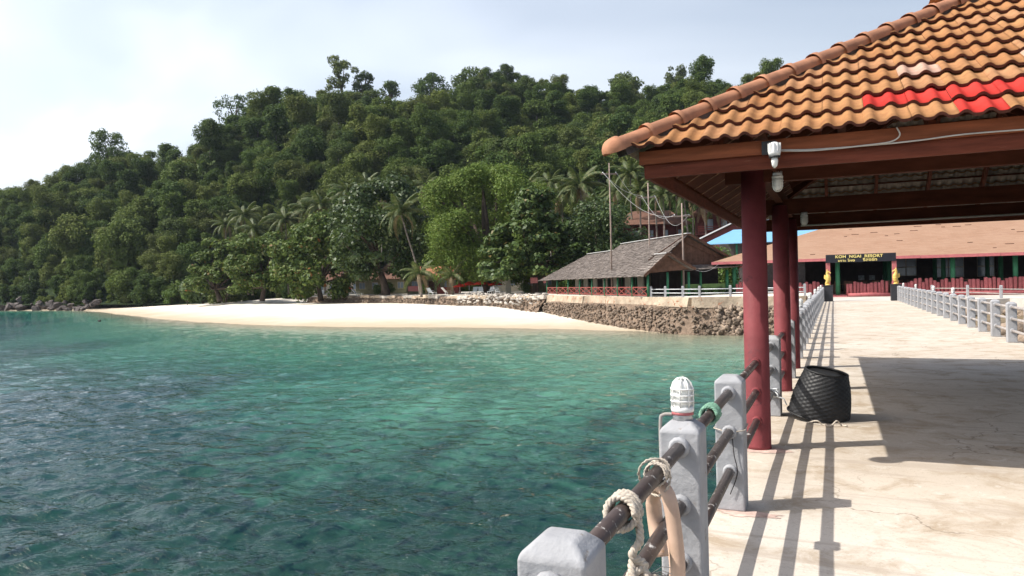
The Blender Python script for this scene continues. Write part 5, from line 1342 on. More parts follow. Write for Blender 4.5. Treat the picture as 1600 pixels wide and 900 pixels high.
MB().add([(-6.5, 0, 6.4), (-0.9, 0, 8.9), (7, 0, 6.2), (-6.5, 9, 6.4), (-0.9, 9, 8.9), (7, 9, 6.2)], [(0, 1, 4, 3), (1, 2, 5, 4)]).build("roof", 'brown_roof', bg_)
MB().add([(-6.2, 0.4, 0), (6.6, 0.4, 0), (6.6, 0.4, 6.2), (-0.9, 0.4, 8.75), (-6.2, 0.4, 6.4), (-6.2, 8, 0), (6.6, 8, 0), (6.6, 8, 6.2), (-6.2, 8, 6.4)], [(0, 1, 2, 3, 4), (1, 6, 7, 2), (5, 0, 4, 8)]).build("gable_wall", 'house_red', bg_)
for a, b in (((-6.6, -0.05, 6.42), (-0.9, -0.05, 8.95)), ((-0.9, -0.05, 8.95), (7.1, -0.05, 6.22))): MB().bar(a, b, 0.1, 0.16).build("barge_board", 'plastic_white', bg_)
# dark red timber lodge on the slope behind the palms
def lodge(c, rz_, w, label):
    th = thing("timber_lodge", label, "building", c, rz_)
    for fl_ in (0, 1):
        z0 = fl_ * 3.1
        MB().box((-w / 2, 0, z0), (w / 2, 5, z0 + 2.9)).build("wall", 'house_red', th)
        MB().box((-w / 2 - .3, -1.7, z0 - 0.2), (w / 2 + .3, 0, z0 - 0.02)).build("balcony_floor", 'house_red', th)
        for z_ in (0.35, 0.65, 0.95): MB().bar((-w / 2 - .3, -1.65, z0 + z_), (w / 2 + .3, -1.65, z0 + z_), 0.05, 0.1).build("balcony_rail", 'rail_red', th)
        n = int(w / 2)
        for k in range(n):
            x = -w / 2 + (k + 0.5) * w / n
            MB().box((x - 0.06, -1.72, z0 - .2), (x + 0.06, -1.6, z0 + 2.9)).build("post", 'house_red', th)
            wd = MB().box((x + 0.25, -0.05, z0 + 0.5), (x + 1.2, -0.002, z0 + 2.2)).build("window", 'wall_dark', th)
            MB().box((x + 0.33, -0.07, z0 + 0.58), (x + 1.12, -0.052, z0 + 2.12)).build("pane", 'window_glass', wd)
    MB().add([(-w / 2 - 1, -2.4, 6.0), (w / 2 + 1, -2.4, 6.0), (w / 2 + 1, 6, 6.0), (-w / 2 - 1, 6, 6.0), (-w / 2 + 1.5, 2, 8.4), (w / 2 - 1.5, 2, 8.4)], [(0, 1, 5, 4), (1, 2, 5), (2, 3, 4, 5), (3, 0, 4), (3, 2, 1, 0)]).build("roof", 'brown_roof', th)
lodge((-25.2, 112, 6.2), YAW, 9, "two storey dark red timber lodge behind the palm trunks, left one")
lodge((-12.5, 113, 7.4), YAW - .15, 12, "two storey dark red timber lodge behind the palm trunks, right one above the gable house")
kk = thing("garden_pavilion", "small orange roofed garden pavilion below the timber lodges", "pavilion", (-24.5, 104, 2.5))
MB().add([(-2.6, -2, 5.0), (2.6, -2, 5.0), (2.6, 2, 5.0), (-2.6, 2, 5.0), (0, 0, 6.4)], [(0, 1, 4), (1, 2, 4), (2, 3, 4), (3, 0, 4), (3, 2, 1, 0)]).build("roof", 'orange_roof', kk)
for sx in (-2.2, 2.2):
    for sy in (-1.6, 1.6): MB().tube([(sx, sy, 0), (sx, sy, 5)], 0.1, 8).build("post", 'house_red', kk)

# ------------------------------------------------------------------ beach furniture
def lounger():
    th = thing("beach_lounger", "white plastic beach lounger on the sand", "lounger", group="white beach loungers under the trees")
    MB().bar((0, -0.9, 0.36), (0, 0.35, 0.36), 0.62, 0.05).build("seat", 'plastic_white', th)
    MB().bar((0, 0.35, 0.36), (0, 0.95, 0.98), 0.62, 0.05, (0, -1, 1)).build("backrest", 'plastic_white', th)
    for sx in (-0.27, 0.27):
        for sy in (-0.75, 0.3): MB().box((sx - .03, sy - .03, 0), (sx + .03, sy + .03, 0.34)).build("leg", 'plastic_white', th)
        MB().bar((sx, -0.2, 0.58), (sx, 0.5, 0.58), 0.06, 0.03).build("armrest", 'plastic_white', th)
    return th
l0 = lounger(); first = True
def gz_at(x, y_): return 2.46
LG = [(-52.6, 91.6, 1.1, "first white lounger from the leaning palm, on open sand"), (-48.6, 89.2, 2.6, "lone white lounger left of the row by the red umbrellas"), (-44.4, 88.9, 0.3, "leftmost lounger of the white row by the big trunk"), (-43.2, 88.4, 0.5, "second lounger of the white row by the big trunk"), (-41.8, 88.6, 0.2, "third lounger of the white row by the big trunk"), (-40.4, 88.0, 0.9, "rightmost lounger of the white row by the big trunk"),
      (-70.5, 99.0, 1.8, "white lounger in the shade right of the dark leaning trunks"), (-76.5, 101.3, 1.2, "left lounger of the stacked group left of the dark trunks"), (-75.2, 100.6, 1.0, "middle lounger of the stacked group left of the dark trunks"), (-74.0, 100.2, 1.4, "right lounger of the stacked group left of the dark trunks"), (-84, 107, 0.5, "white lounger furthest along the beach under the trees")]
for x, y_, a, lab in LG:
    o = l0 if first else copy_tree(l0); first = False
    o.location = (x, y_, 2.45); o.rotation_euler = (0, 0, a); o["label"] = lab
def parasol(x, y_, s, lab, z0=0.0):
    th = thing("beach_umbrella", lab, "umbrella", (x, y_, 2.45), rnd.uniform(0, 1), "red beach umbrellas")
    MB().tube([(0, 0, 0), (0, 0, 2.0 * s)], 0.035, 8).build("pole", 'plastic_white', th)
    n = 8; vs = [(0, 0, 2.15 * s)] + [(1.35 * s * math.cos(k * math.pi / 4), 1.35 * s * math.sin(k * math.pi / 4), 1.62 * s) for k in range(8)] + [(1.36 * s * math.cos(k * math.pi / 4), 1.36 * s * math.sin(k * math.pi / 4), 1.45 * s) for k in range(8)]
    MB().add(vs, [(0, 1 + k, 1 + (k + 1) % 8) for k in range(8)] + [(1 + k, 9 + k, 9 + (k + 1) % 8, 1 + (k + 1) % 8) for k in range(8)]).build("canopy", 'canvas_red', th)
parasol(-48.2, 94.8, 0.85, "left red beach umbrella beside the kiosk"); parasol(-45.6, 93.6, 0.9, "middle red beach umbrella behind the white loungers"); parasol(-43.4, 93.4, 0.8, "right red beach umbrella near the big trunk"); parasol(-50.3, 95.9, 0.7, "low red beach umbrella closest to the kiosk")
parasol(-79, 107.5, 0.7, "red beach umbrella half hidden behind the bright green beach tree")
for x, y_, w, lab in ((-34.0, 84.6, 0.9, "left pink notice board beneath the layered tree"), (-32.2, 83.9, 0.6, "right small pink notice board beneath the layered tree"), (-59.5, 99.5, 3.2, "long low pink board behind the leaning palm")):
    th = thing("notice_board", lab, "sign", (x, y_, 2.45), YAW)
    MB().box((-w / 2, -0.03, 1.3 if w < 2 else 0.5), (w / 2, 0.03, 2.0 if w < 2 else 1.3)).build("panel", 'sign_pink', th)
    for sx in (-w / 2 + .08, w / 2 - .08): MB().box((sx - .04, 0.032, 0), (sx + .04, 0.1, 2.0 if w < 2 else 1.3)).build("post", 'gable_wood', th)
th = thing("standing_board", "pale board leaning on the big tree trunk behind the loungers", "board", (-39.6, 89.4, 2.45), YAW + 0.2)
MB().add([(-0.35, 0, 0), (0.35, 0, 0), (0.35, 0.35, 1.9), (-0.35, 0.35, 1.9), (-0.35, 0.06, 0), (0.35, 0.06, 0), (0.35, 0.41, 1.9), (-0.35, 0.41, 1.9)], [(0, 1, 2, 3), (7, 6, 5, 4), (0, 3, 7, 4), (1, 5, 6, 2), (3, 2, 6, 7)]).build("panel", 'wall_pale', th)

# ------------------------------------------------------------------ foliage
def leaf_quads(C, Rd, per, size, seed, squash=0.8, upb=0.35, shell=(0.72, 1.06), aspect=1.6, droop=0.0, tri=False):
    """leaf-sized faces spread over a set of clumps; returns V, F"""
    g = np.random.default_rng(seed); C = np.asarray(C, float); Rd = np.asarray(Rd, float)
    n = np.maximum(6, (per * (Rd / Rd.mean()) ** 2).astype(int)); idx = np.repeat(np.arange(len(C)), n); N = len(idx)
    d = g.normal(size=(N, 3)); d[:, 2] += 0.25; d /= np.linalg.norm(d, axis=1)[:, None]
    r = Rd[idx] * (shell[0] + (shell[1] - shell[0]) * g.random(N) ** 0.6)
    bump = 1 + 0.16 * np.sin(d[:, 0] * 7 + idx) * np.sin(d[:, 1] * 8 + idx * 2.1) + 0.1 * np.sin(d[:, 2] * 11 + idx)
    P = C[idx] + d * (r * bump)[:, None] * np.array([1, 1, squash])
    P = P + g.normal(size=(N, 3)) * (Rd[idx] * 0.13)[:, None]
    nr = d * 0.8 + g.normal(size=(N, 3)) * 0.5; nr[:, 2] += upb; nr /= np.linalg.norm(nr, axis=1)[:, None]
    t = g.normal(size=(N, 3)); t -= nr * (t * nr).sum(1)[:, None]; t /= np.linalg.norm(t, axis=1)[:, None]
    t[:, 2] -= droop; t /= np.linalg.norm(t, axis=1)[:, None]
    b = np.cross(nr, t); s = size * g.uniform(0.6, 1.25, N)[:, None]
    a1 = P - t * s * aspect * 0.5; a3 = P + t * s * aspect * 0.5
    mid = P + nr * s * 0.12
    a2 = mid + b * s * 0.5; a4 = mid - b * s * 0.5
    V = np.stack([a1, a2, a3, a4], 1).reshape(-1, 3); F = np.arange(N * 4).reshape(-1, 4)
    return V, F
def crown_clumps(rx, ry, z0, z1, n, seed, prof, rcl):
    """clump centres filling a crown: prof(t) gives the relative half width at relative height t"""
    g = np.random.default_rng(seed); C = []; Rr = []
    while len(C) < n:
        t = g.random(); a = g.uniform(0, 2 * math.pi); q = math.sqrt(g.uniform(0.18, 1.0)); w = prof(t)
        if g.random() > 0.25 + w: continue
        C.append((rx * w * q * math.cos(a), ry * w * q * math.sin(a), z0 + (z1 - z0) * t)); Rr.append(rcl * g.uniform(0.65, 1.3))
    return np.array(C), np.array(Rr)
def limbs(base_r, fork, targets, seed, m=None, lean=(0, 0), n=8):
    m = m or MB(); g = random.Random(seed); f = Vector(fork)
    trunk = spline([(0, 0, -0.3), (f.x * 0.3 + g.uniform(-.1, .1), f.y * 0.3, f.z * 0.4), (f.x, f.y, f.z)], 5)
    m.tube(trunk, [base_r * (1.25 - 0.55 * i / (len(trunk) - 1)) for i in range(len(trunk))], n)
    for t in targets:
        t = Vector(t); mid = f.lerp(t, 0.5) + Vector((g.uniform(-.5, .5), g.uniform(-.5, .5), g.uniform(-0.3, 0.5)))
        p = spline([f - (f * 0.06), mid, t], 4); m.tube(p, [base_r * 0.55 * (1 - 0.8 * i / (len(p) - 1)) + 0.03 for i in range(len(p))], 6)
    return m
def tree(name, label, cat, loc, C, Rd, per, leaf, mat, seed, trunk_r, fork, ntar=9, rz_=0.0, bark='bark', group=None, **kw):
    th = thing(name, label, cat, loc, rz_, group)
    V, F = leaf_quads(C, Rd, per, leaf, seed, **kw)
    link("crown", np_mesh("crown", V, F), th, mat)
    g = random.Random(seed); tg = [C[i] for i in g.sample(range(len(C)), min(ntar, len(C)))]
    limbs(trunk_r, fork, tg, seed).build("trunk", bark, th)
    return th
dome = lambda t: math.sqrt(max(0.02, 1 - (2 * t - 0.75) ** 2 / 1.6)) if t > 0.0 else 0.5
def rounded(t): return max(0.12, math.sin(math.pi * (0.12 + 0.83 * t))) ** 0.65
def umbrella(t): return 0.55 + 0.45 * math.sin(math.pi * min(1, t * 1.1)) if t < 0.85 else 0.45

# hillside forest ------------------------------------------------------
def hill_proto(k):
    g = np.random.default_rng(40 + k)
    kind = k % 5
    if kind == 0: C, Rd = crown_clumps(4.6, 4.6, 3.5, 11.5, 26, 50 + k, rounded, 1.75)
    elif kind == 1:                                   # vine-draped column
        C, Rd = crown_clumps(2.7, 2.7, 0.0, 15.5, 30, 60 + k, lambda t: 0.75 + 0.35 * math.sin(t * 9 + k), 1.5)
    elif kind == 2: C, Rd = crown_clumps(5.4, 5.0, 3.2, 9.5, 30, 70 + k, umbrella, 1.7)
    elif kind == 3:                                   # ragged, several heads
        C, Rd = crown_clumps(4.8, 4.0, 3.0, 13.5, 24, 80 + k, lambda t: 0.95 - 0.5 * abs(t - 0.4), 1.45)
    else: C, Rd = crown_clumps(3.4, 3.4, 1.0, 9.5, 22, 90 + k, rounded, 1.6)
    V, F = leaf_quads(C, Rd, 250 if k < 5 else 330, 0.42 if k < 5 else 0.33, 300 + k, 0.85, 0.45, (0.6, 1.12), 1.5)
    # hanging skirt of leaves below the crown
    n = 260; a = g.uniform(0, 6.28, n); r = 2.6 * np.sqrt(g.random(n)) + 0.3; z = g.uniform(0, 6, n)
    P = np.stack([r * np.cos(a), r * np.sin(a), z], 1); e = g.normal(size=(n, 3)) * 0.5; e2 = g.normal(size=(n, 3)) * 0.5
    V2 = np.stack([P - e, P + e2, P + e, P - e2], 1).reshape(-1, 3)
    mb = MB().tube([(0, 0, -3), (0.1, 0, 4), (0, 0.1, 8.5)], [0.35, 0.26, 0.14], 6)
    V = np.vstack([V, V2]); F = np.arange(len(V)).reshape(-1, 4)
    tv = np.array([tuple(v) for v in mb.v]); tf = np.array([f for f in mb.f if len(f) == 4])
    Fa = np.vstack([F, tf + len(V)]); V = np.vstack([V, tv])
    me = np_mesh("hill_tree", V, Fa); me.materials.append(M['leaf_hill']); me.materials.append(M['bark_pale'])
    mi = np.zeros(len(Fa), np.int32); mi[len(F):] = 1; me.polygons.foreach_set("material_index", mi[:len(me.polygons)]); me.update()
    return me
HP = [hill_proto(k) for k in range(10)]
g = np.random.default_rng(77)
pts = []
cell = {}
tries = 0
AZ0, AZ1 = az_of_u(1800), az_of_u(-490)
while len(pts) < 7800 and tries < 150000:
    tries += 1
    a = g.uniform(AZ0, AZ1); b_, r_, _ = hill_par(np.array(a)); s = g.uniform(-0.03, 1.12); rg = float(b_ + (r_ - b_) * s)
    if g.random() > rg / 300: continue
    x, y_ = rg * math.cos(a), rg * math.sin(a); key = (int(x // 3.0), int(y_ // 3.0))
    ok = True
    for i in (-1, 0, 1):
        for j in (-1, 0, 1):
            for (px_, py_) in cell.get((key[0] + i, key[1] + j), ()):
                if (px_ - x) ** 2 + (py_ - y_) ** 2 < 2.75 ** 2: ok = False
    if not ok: continue
    if s < 0.25 and x > -40 and y_ < 128: continue           # keep the lodges clear
    cell.setdefault(key, []).append((x, y_))
    sc = (0.30 + 0.85 * g.random() ** 2.6) * (1.0 if s > 0.1 else 0.7) * float(np.interp(s, [0, 0.45, 0.75, 1.1], [1, 0.95, 0.78, 0.7]))
    pts.append((x, y_, float(hill_z(np.array(a), np.array(rg))) - 1.5 - (3.8 * sc if s > 0.75 else 0), g.uniform(0, 6.28), sc, int(g.integers(0, 10)) if s < 0.8 else int(g.choice([0, 4, 5, 9, 3])), sc / rg, s))
pts.sort(key=lambda p: -p[6])
tw = ["vine-draped tree in the dense jungle on the hillside"]
for p in pts[:290]:
    o = link("jungle_tree", HP[p[5]], loc=p[:3], rot=(0, 0, p[3]), scale=(p[4], p[4], p[4] * (0.85 + 0.3 * ((p[3] * 7) % 1))))
    tag(o, "leafy tree in the dense green jungle on the lower hillside", "tree", "jungle trees on the hillside")
# the rest of the jungle: one object, trees set out on points
rest = pts[290:]
vm = bpy.data.meshes.new("jungle"); vm.vertices.add(len(rest)); vm.vertices.foreach_set("co", np.array([p[:3] for p in rest], np.float32).ravel())
for nm, vals, ty in (("rot", [p[3] for p in rest], 'FLOAT'), ("scl", [p[4] for p in rest], 'FLOAT'), ("kind", [p[5] for p in rest], 'INT')):
    at = vm.attributes.new(nm, ty, 'POINT'); at.data.foreach_set("value", vals)
vm.materials.append(M['leaf_hill'])
jo = link("jungle", vm); tag(jo, "dense jungle covering the upper hillside", "forest", kind="stuff")
ng = bpy.data.node_groups.new("jungle_trees", 'GeometryNodeTree')
ng.interface.new_socket("Geometry", in_out='INPUT', socket_type='NodeSocketGeometry'); ng.interface.new_socket("Geometry", in_out='OUTPUT', socket_type='NodeSocketGeometry')
gi = ng.nodes.new("NodeGroupInput"); go = ng.nodes.new("NodeGroupOutput"); jn = ng.nodes.new("GeometryNodeJoinGeometry")
def named(nm, ty):
    n = ng.nodes.new("GeometryNodeInputNamedAttribute"); n.data_type = ty; n.inputs['Name'].default_value = nm; return n.outputs[0]
rot_a = named("rot", 'FLOAT'); scl_a = named("scl", 'FLOAT'); kd_a = named("kind", 'INT')
cx = ng.nodes.new("ShaderNodeCombineXYZ"); ng.links.new(rot_a, cx.inputs[2]); cs = ng.nodes.new("ShaderNodeCombineXYZ")
for i in range(3): ng.links.new(scl_a, cs.inputs[i])
src = {}
for o in bpy.data.objects:
    if o.name.startswith("jungle_tree"): src.setdefault(o.data.name, o)
for k in range(10):
    if HP[k].name not in src: continue
    oi = ng.nodes.new("GeometryNodeObjectInfo"); oi.transform_space = 'ORIGINAL'; oi.inputs['Object'].default_value = src[HP[k].name]; oi.inputs['As Instance'].default_value = True
    cp_ = ng.nodes.new("FunctionNodeCompare"); cp_.data_type = 'INT'; cp_.operation = 'EQUAL'
    ii = [s for s in cp_.inputs if s.type == 'INT']; ng.links.new(kd_a, ii[0]); ii[1].default_value = k
    ip = ng.nodes.new("GeometryNodeInstanceOnPoints")
    ng.links.new(gi.outputs[0], ip.inputs['Points']); ng.links.new(cp_.outputs[0], ip.inputs['Selection']); ng.links.new(oi.outputs['Geometry'], ip.inputs['Instance'])
    ng.links.new(cx.outputs[0], ip.inputs['Rotation']); ng.links.new(cs.outputs[0], ip.inputs['Scale']); ng.links.new(ip.outputs[0], jn.inputs[0])
ng.links.new(jn.outputs[0], go.inputs[0])
md = jo.modifiers.new("trees", 'NODES'); md.node_group = ng

# trees that stand out above the ridge
def at_px(az_u, rg_depth, z): 
    a = az_of_u(az_u); r_ = rg_depth / math.cos(a - ca); return (r_ * math.cos(a), r_ * math.sin(a), z)
def ridge_tree(u, depth, v_base, hgt, width, label, seed, prof, n, rcl, per=80, leaf=0.6, trunk=0.5, fork=None, extra=None):
    x, y_, _ = at_px(u, depth, 0); rng_ = math.hypot(x, y_)
    zb = 3.7 + (432 + 0.0236 * (1303 - u) - v_base) / 1150.0 * depth
    C, Rd = crown_clumps(width / 2, width / 2.2, hgt * 0.42, hgt * 0.95, n, seed, prof, rcl)
    if extra is not None:
        C = np.vstack([C, extra[0]]); Rd = np.concatenate([Rd, extra[1]])
    return tree("emergent_tree", label, "tree", (x, y_, zb), C, Rd, per, leaf, 'leaf_hill', seed, trunk, fork or (0.2, 0.1, hgt * 0.45), 10)
ridge_tree(541, 306, 182, 25.0, 15.0, "tall emergent tree with bare trunk standing highest on the ridge", 901, lambda t: 0.5 + 0.5 * math.sin(math.pi * (0.15 + 0.75 * t)), 22, 1.5, 110, 0.55, 0.62, (0.2, 0.1, 12.5), (np.array([(-6, 1, 9.0), (5, 0, 8.6), (-4, 0, 10)]), np.array([0.9, 1.0, 0.9])))
ridge_tree(574, 310, 172, 17.0, 10.0, "smaller rounded emergent tree right beside the tallest ridge tree", 902, rounded, 15, 1.6, 110, 0.55, 0.55, (0.1, 0, 7))
ridge_tree(172, 276, 292, 21.0, 14.0, "ragged tall tree on the left shoulder of the hill", 903, lambda t: 0.95 - 0.55 * abs(t - 0.5), 30, 1.6, 110, 0.5)
ridge_tree(372, 297, 215, 17.0, 17.0, "sparse grey-green tree on the hill crest left of the tallest tree", 904, umbrella, 26, 1.6, 70, 0.5)
ridge_tree(742, 345, 176, 21.0, 16.0, "broad dark rounded tree on the crest in the middle of the ridge", 905, rounded, 34, 2.0, 100, 0.65)
ridge_tree(683, 340, 188, 22.0, 18.0, "bright rounded tree on the crest left of the broad dark one", 906, rounded, 34, 2.0, 100, 0.65)
ridge_tree(1063, 380, 158, 18.0, 11.0, "narrow upright tree on the crest left of the pavilion roof", 907, lambda t: 0.7, 18, 1.9, 100, 0.7)
ridge_tree(985, 375, 162, 15.0, 18.0, "wide domed tree on the crest near the pavilion roof", 908, rounded, 26, 2.1, 100, 0.7)
ridge_tree(617, 328, 176, 13.0, 9.0, "small dark crest tree right of the two emergent trees", 909, rounded, 14, 1.8, 100, 0.6)

# trees behind the beach ----------------------------------------------
def shelf_clumps(rx, z0, z1, layers, n, seed, rcl):
    g = np.random.default_rng(seed); C = []; Rr = []
    for l in range(layers):
        t = l / (layers - 1); z = z0 + (z1 - z0) * t; w = rx * (1.0 - 0.72 * t ** 1.4)
        for k in range(max(4, int(n * w / rx))):
            a = g.uniform(0, 6.28); q = math.sqrt(g.uniform(0.1, 1)); C.append((w * q * math.cos(a), w * q * math.sin(a), z + g.uniform(-.3, .3) - 0.06 * w * q)); Rr.append(rcl * g.uniform(0.7, 1.3))
    return np.array(C), np.array(Rr)
C, Rd = crown_clumps(9.4, 8.6, 2.6, 18.0, 104, 21, lambda t: (0.78 + 0.25 * math.sin(math.pi * t)) * (1 if t < 0.72 else max(0.25, 1 - (t - 0.72) * 2.4)), 1.75)
tree("rain_tree", "huge round bright green tree in the middle of the beach", "tree", (-45.5, 95.0, 2.45), C, Rd, 620, 0.20, 'leaf_tamarind', 22, 0.75, (0.3, 0, 3.8), 16, upb=0.5, shell=(0.55, 1.12), aspect=2.0)
C, Rd = shelf_clumps(7.0, 3.0, 12.6, 8, 26, 23, 1.0)
tree("terminalia_tree", "dark glossy tree with flat layered branches left of the thatched building", "tree", (-35.0, 87.5, 2.45), C, Rd, 130, 0.40, 'leaf_glossy', 24, 0.4, (0, 0, 4), 14, squash=0.5, upb=0.7)
C, Rd = crown_clumps(8.2, 7.4, 3.0, 17.6, 90, 25, rounded, 1.6)
tree("almond_tree", "tall dark leafy tree with thick leaning trunk left of the leaning palm", "tree", (-63.5, 96.5, 2.4), C, Rd, 150, 0.42, 'leaf_dark', 26, 0.6, (-1.4, 0.6, 4.0), 14, squash=0.7, upb=0.6)
C, Rd = crown_clumps(7.2, 6.4, 0.8, 13.2, 90, 27, rounded, 1.35)
tree("almond_tree", "bright leafy tree drooping over the beach left of the dark trunks", "tree", (-77.5, 98.5, 2.0), C, Rd, 170, 0.42, 'leaf_almond', 28, 0.4, (-0.6, 0.2, 2.6), 12, squash=0.75, upb=0.6)
C, Rd = crown_clumps(7.0, 6.0, 1.8, 11.6, 76, 29, lambda t: 0.95 - 0.6 * abs(t - 0.35), 1.2)
tree("almond_tree", "spreading olive-green tree in the left middle of the beach trees", "tree", (-94.0, 103.0, 2.0), C, Rd, 150, 0.42, 'leaf_almond', 30, 0.42, (0.5, 0.2, 2.4), 12, squash=0.55, upb=0.8)
C, Rd = crown_clumps(8.4, 6.5, 1.6, 11.4, 80, 31, lambda t: 1.0 - 0.75 * t, 1.2)
tree("almond_tree", "leftmost beach tree with wide low branches reaching over the sand", "tree", (-107.0, 106.0, 2.0), C, Rd, 140, 0.42, 'leaf_almond', 32, 0.45, (-1.3, 0.2, 2.2), 12, squash=0.5, upb=0.85)
C, Rd = crown_clumps(5.0, 4.6, 1.0, 11.5, 60, 33, rounded, 1.5)
tree("bushy_tree", "dense fine-leaved tree behind the tallest utility pole", "tree", (-27.0, 90.5, 2.45), C, Rd, 190, 0.28, 'leaf_dark', 34, 0.4, (0, 0, 3), 10, upb=0.5)
C, Rd = crown_clumps(3.6, 3.2, 1.0, 6.5, 30, 35, rounded, 1.1)
tree("garden_tree", "bright green garden tree behind the first pavilion column", "tree", (-11.0, 77.0, 2.45), C, Rd, 160, 0.26, 'leaf_shrub', 36, 0.2, (0, 0, 2), 8).scale = (0.62, 0.62, 0.62)
for i, (x, y_, s, lab) in enumerate(((-118, 116, 0.8, "low leafy shrub at the left end of the sand"), (-123, 113, 1.1, "bright green shrub at the edge of the headland"), (-132, 117, 1.3, "dark shrub above the rocks at the sand end"), (-37.5, 90.0, 0.55, "rounded clipped shrub left of the notice boards"), (-30.2, 84.0, 0.55, "left of two clipped round shrubs by the thatched eave"), (-28.6, 83.2, 0.75, "right taller of two clipped round shrubs by the thatched eave"), (-54.6, 93.6, 0.6, "small shrub at the foot of the leaning palm"), (-66, 101, 0.8, "low hedge shrub behind the dark trunks"), (-68.5, 102.5, 0.8, "low hedge shrub in front of the olive bungalow"))):
    C, Rd = crown_clumps(1.3, 1.2, 0.5, 2.2, 9, 500 + i, rounded, 0.6)
    th = tree("shrub", lab, "shrub", (x, y_, float(bed_z(np.array([x * 1.0]), np.array([y_ * 1.0]))[0]) if x < -100 else 2.45), C, Rd, 170, 0.17, 'leaf_shrub', 520 + i, 0.07, (0, 0, 0.7), 5)
    th.scale = (s, s, s)
for i in range(10):
    x = -112 - i * 8.5; y_ = float(np.interp(-x, [110, 135, 157.7, 175, 200], [112, 121, 128, 130, 127])) + rnd.uniform(-2, 3)
    C, Rd = crown_clumps(3.6, 3.2, 0.4, 5.2, 18, 600 + i, rounded, 1.3)
    tree("coast_bush", "%s bush of the green fringe between the jungle and the rocks, from the beach end" % ("first", "second", "third", "fourth", "fifth", "sixth", "seventh", "eighth", "ninth", "tenth")[i], "bush", (x, y_, 1.2), C, Rd, 90, 0.42, 'leaf_dark' if i % 2 else 'leaf_hill', 620 + i, 0.2, (0, 0, 1.2), 6, group="bushes along the rocky coast")
# plants in front of the low green wall
for i in range(5):
    p = TO + tp(2.2, 5.3 + i * 0.85, 2.45); C, Rd = crown_clumps(0.45, 0.4, 0.15, 0.9, 6, 700 + i, rounded, 0.28)
    tree("potted_plant", "%s leafy plant from the left along the low green wall" % ("first", "second", "third", "fourth", "fifth")[i], "plant", p, C, Rd, 60, 0.12, 'leaf_dark', 720 + i, 0.03, (0, 0, 0.3), 3, group="plants by the low green wall").scale = (0.6, 0.6, 0.55)

# palms ----------------------------------------------------------------
def frond_mesh(L, drp, seed, nm="frond", dry=False):
    g = random.Random(seed); V = []; F = []; n = 26
    rib = []
    for i in range(n + 1):
        t = i / n; rib.append(Vector((L * (t - 0.18 * drp * t ** 3), 0, L * (0.38 * t - 0.75 * drp * t * t))))
    m = MB(); m.tube(rib, [0.05 * (1 - 0.85 * i / n) + 0.006 for i in range(n + 1)], 4)
    for i in range(2, n + 1):
        t = i / n; ll = 0.95 * math.sin(math.pi * (0.12 + 0.8 * t)) ** 0.7 * L / 4.2
        d = (rib[i] - rib[i - 1]).normalized()
        for s in (-1, 1):
            for h_ in (0, 0.5):
                p = rib[i] + d * (h_ * L / n - L / n * .5)
                out = (Vector((0, s, 0)) * 0.85 + d * 0.55 + Vector((0, 0, -0.35 - 0.25 * g.random()))).normalized()
                tip = p + out * ll * g.uniform(0.85, 1.1) + Vector((0, 0, -0.22 * ll)); w = d * 0.05 * L / 4.2
                mid_ = p + out * ll * 0.5
                m.add([p - w * 0.6, p + w * 0.6, mid_ + w, tip, mid_ - w], [(0, 1, 2, 4), (4, 2, 3)])
    me = m.mesh(nm); me.materials.append(M['frond_dry' if dry else 'frond']); return me
FR = [frond_mesh(4.2, 0.55 + 0.22 * k, 10 + k) for k in range(5)]; FD = frond_mesh(3.6, 1.7, 30, "frond", True)
def palm(label, base, top, nf, s=1.0, r=0.16, group="coconut palms", bark='bark_pale', seed=0):
    b = Vector(base); t = Vector(top) - b; g = random.Random(seed); th = thing("coconut_palm", label, "palm", b, 0, group)
    p = spline([(0, 0, -0.2), (t.x * 0.25 + 0.2 * g.uniform(-1, 1), t.y * 0.25, t.z * 0.36), (t.x * 0.66, t.y * 0.66, t.z * 0.72), tuple(t)], 6)
    MB().tube(p, [r * (1.3 - 0.75 * (i / (len(p) - 1)) ** 0.5) for i in range(len(p))], 8).build("trunk", bark, th)
    for k in range(nf):
        a = k * 2.39996 + g.uniform(-.2, .2); e = 1.15 - 1.75 * (k / nf) + g.uniform(-.12, .12)
        me = FR[min(4, int(5 * k / nf))] if k < nf - 2 else FD
        link("frond", me, th, loc=t, rot=Euler((g.uniform(-.25, .25), -e * 0.75, a)), scale=s * g.uniform(0.85, 1.1))
    for k in range(5):
        a = k * 1.26; MB().lathe([(0.03, -0.13), (0.11, -0.05), (0.12, 0.03), (0.05, 0.12)], 8, (t.x + 0.22 * math.cos(a), t.y + 0.22 * math.sin(a), t.z - 0.3)).build("coconut", 'leaf_dark', th)
    return th
def pxd(u, v, depth):
    d = fw + rt * ((u - 800) / 1150.0) - up * ((v - 450) / 1150.0); return EYE + d * depth
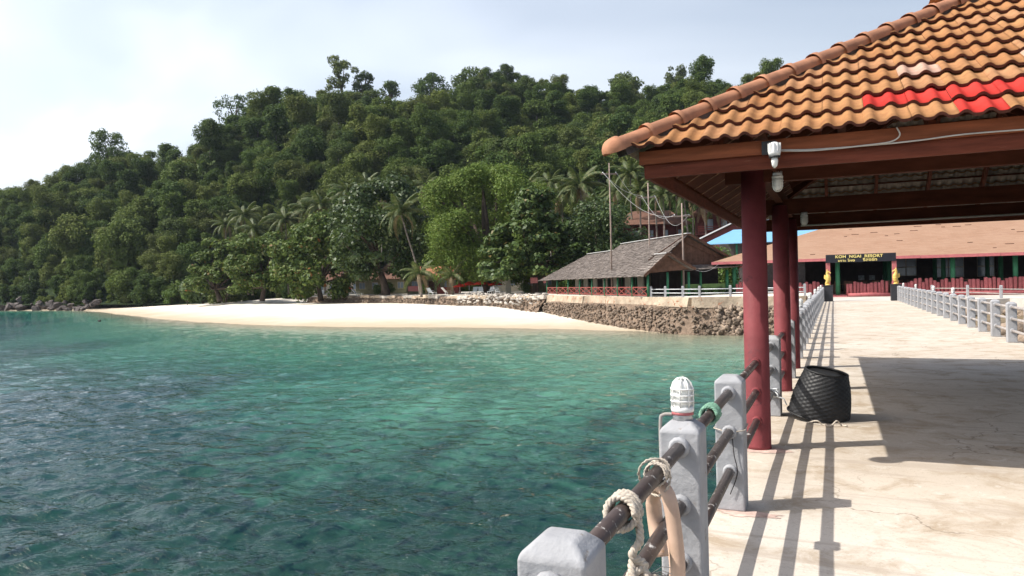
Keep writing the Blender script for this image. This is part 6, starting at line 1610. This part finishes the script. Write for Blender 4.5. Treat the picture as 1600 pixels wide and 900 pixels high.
PALMS = [  # crown column, crown row, depth, foot column offset, ground height, fronds, size, label
    (626, 332, 105, 31, 2.45, 18, 1.0, "leaning coconut palm with bare trunk left of the big round tree"),
    (382, 338, 142, 6, 3, 18, 1.0, "left palm of the pair above the leftmost beach trees"), (398, 360, 136, -4, 3, 18, 0.95, "lower palm right of the pair above the leftmost beach trees"), (352, 352, 146, 4, 3, 15, 0.85, "small palm leftmost of the row above the beach trees"),
    (446, 345, 134, 5, 3, 18, 1.0, "palm above the gap between the olive and bright beach trees"), (478, 328, 138, 4, 3, 18, 1.0, "palm behind the bright beach tree, left one"), (502, 322, 132, 6, 3, 18, 1.05, "palm behind the bright beach tree, right one"),
    (545, 300, 142, -8, 4, 18, 1.05, "palm rising above the dark leafy tree, left one"), (572, 288, 146, -6, 4, 18, 1.0, "palm rising above the dark leafy tree, right one"), (600, 300, 150, -4, 4, 16, 0.95, "palm high behind the leaning palm"),
    (664, 290, 152, 0, 5, 16, 0.9, "palm peeping out left of the big round tree top"), (818, 300, 112, 4, 2.45, 18, 1.0, "palm right of the big round tree crown"), (752, 215, 205, 2, 38, 16, 1.0, "single palm halfway up the hill above the big round tree"),
    (905, 292, 104, 26, 2.45, 20, 1.1, "palm with curved trunk left of the tallest utility pole"), (878, 305, 118, 4, 2.45, 16, 0.9, "palm behind the layered tree"),
    (985, 288, 112, 4, 3, 18, 1.0, "palm right of the tallest utility pole"), (1000, 316, 108, 3, 3, 16, 0.9, "palm left of the middle utility pole"), (1022, 300, 110, 8, 3, 18, 0.95, "palm right of the middle utility pole"), (1036, 322, 104, 6, 3, 18, 0.9, "palm in front of the left timber lodge"), (1056, 305, 112, 4, 3, 18, 0.95, "palm between the two timber lodges"),
    (1068, 318, 103, 12, 3, 18, 0.95, "pale trunked palm right of the shortest utility pole"), (1082, 325, 108, 4, 3, 16, 0.9, "palm in front of the right timber lodge, left one"), (1100, 332, 102, 6, 3, 16, 0.9, "palm in front of the right timber lodge, middle one"), (1128, 340, 104, 4, 3, 16, 0.9, "palm under the pavilion soffit edge"),
    (655, 428, 98, 3, 2.45, 12, 0.75, "young low palm beside the leaning palm"), (706, 432, 99, 2, 2.45, 11, 0.7, "young low palm under the big round tree"), (965, 300, 125, 2, 5, 16, 0.95, "palm left of the utility poles on the slope"), (930, 318, 128, 2, 5, 16, 0.9, "palm behind the bushy tree"),
    (860, 285, 140, 3, 5, 16, 0.95, "palm on the slope right of the big round tree")]
for i, (u, v, dp, du, gz, nf, s, lab) in enumerate(PALMS):
    if u > 980: v -= 16; s *= 0.82
    t = pxd(u, v, dp); f = pxd(u + du, 450, dp); palm(lab, (f.x, f.y, gz), t, nf, s, 0.17 if dp < 130 else 0.15, "coconut palms of the resort", seed=i)
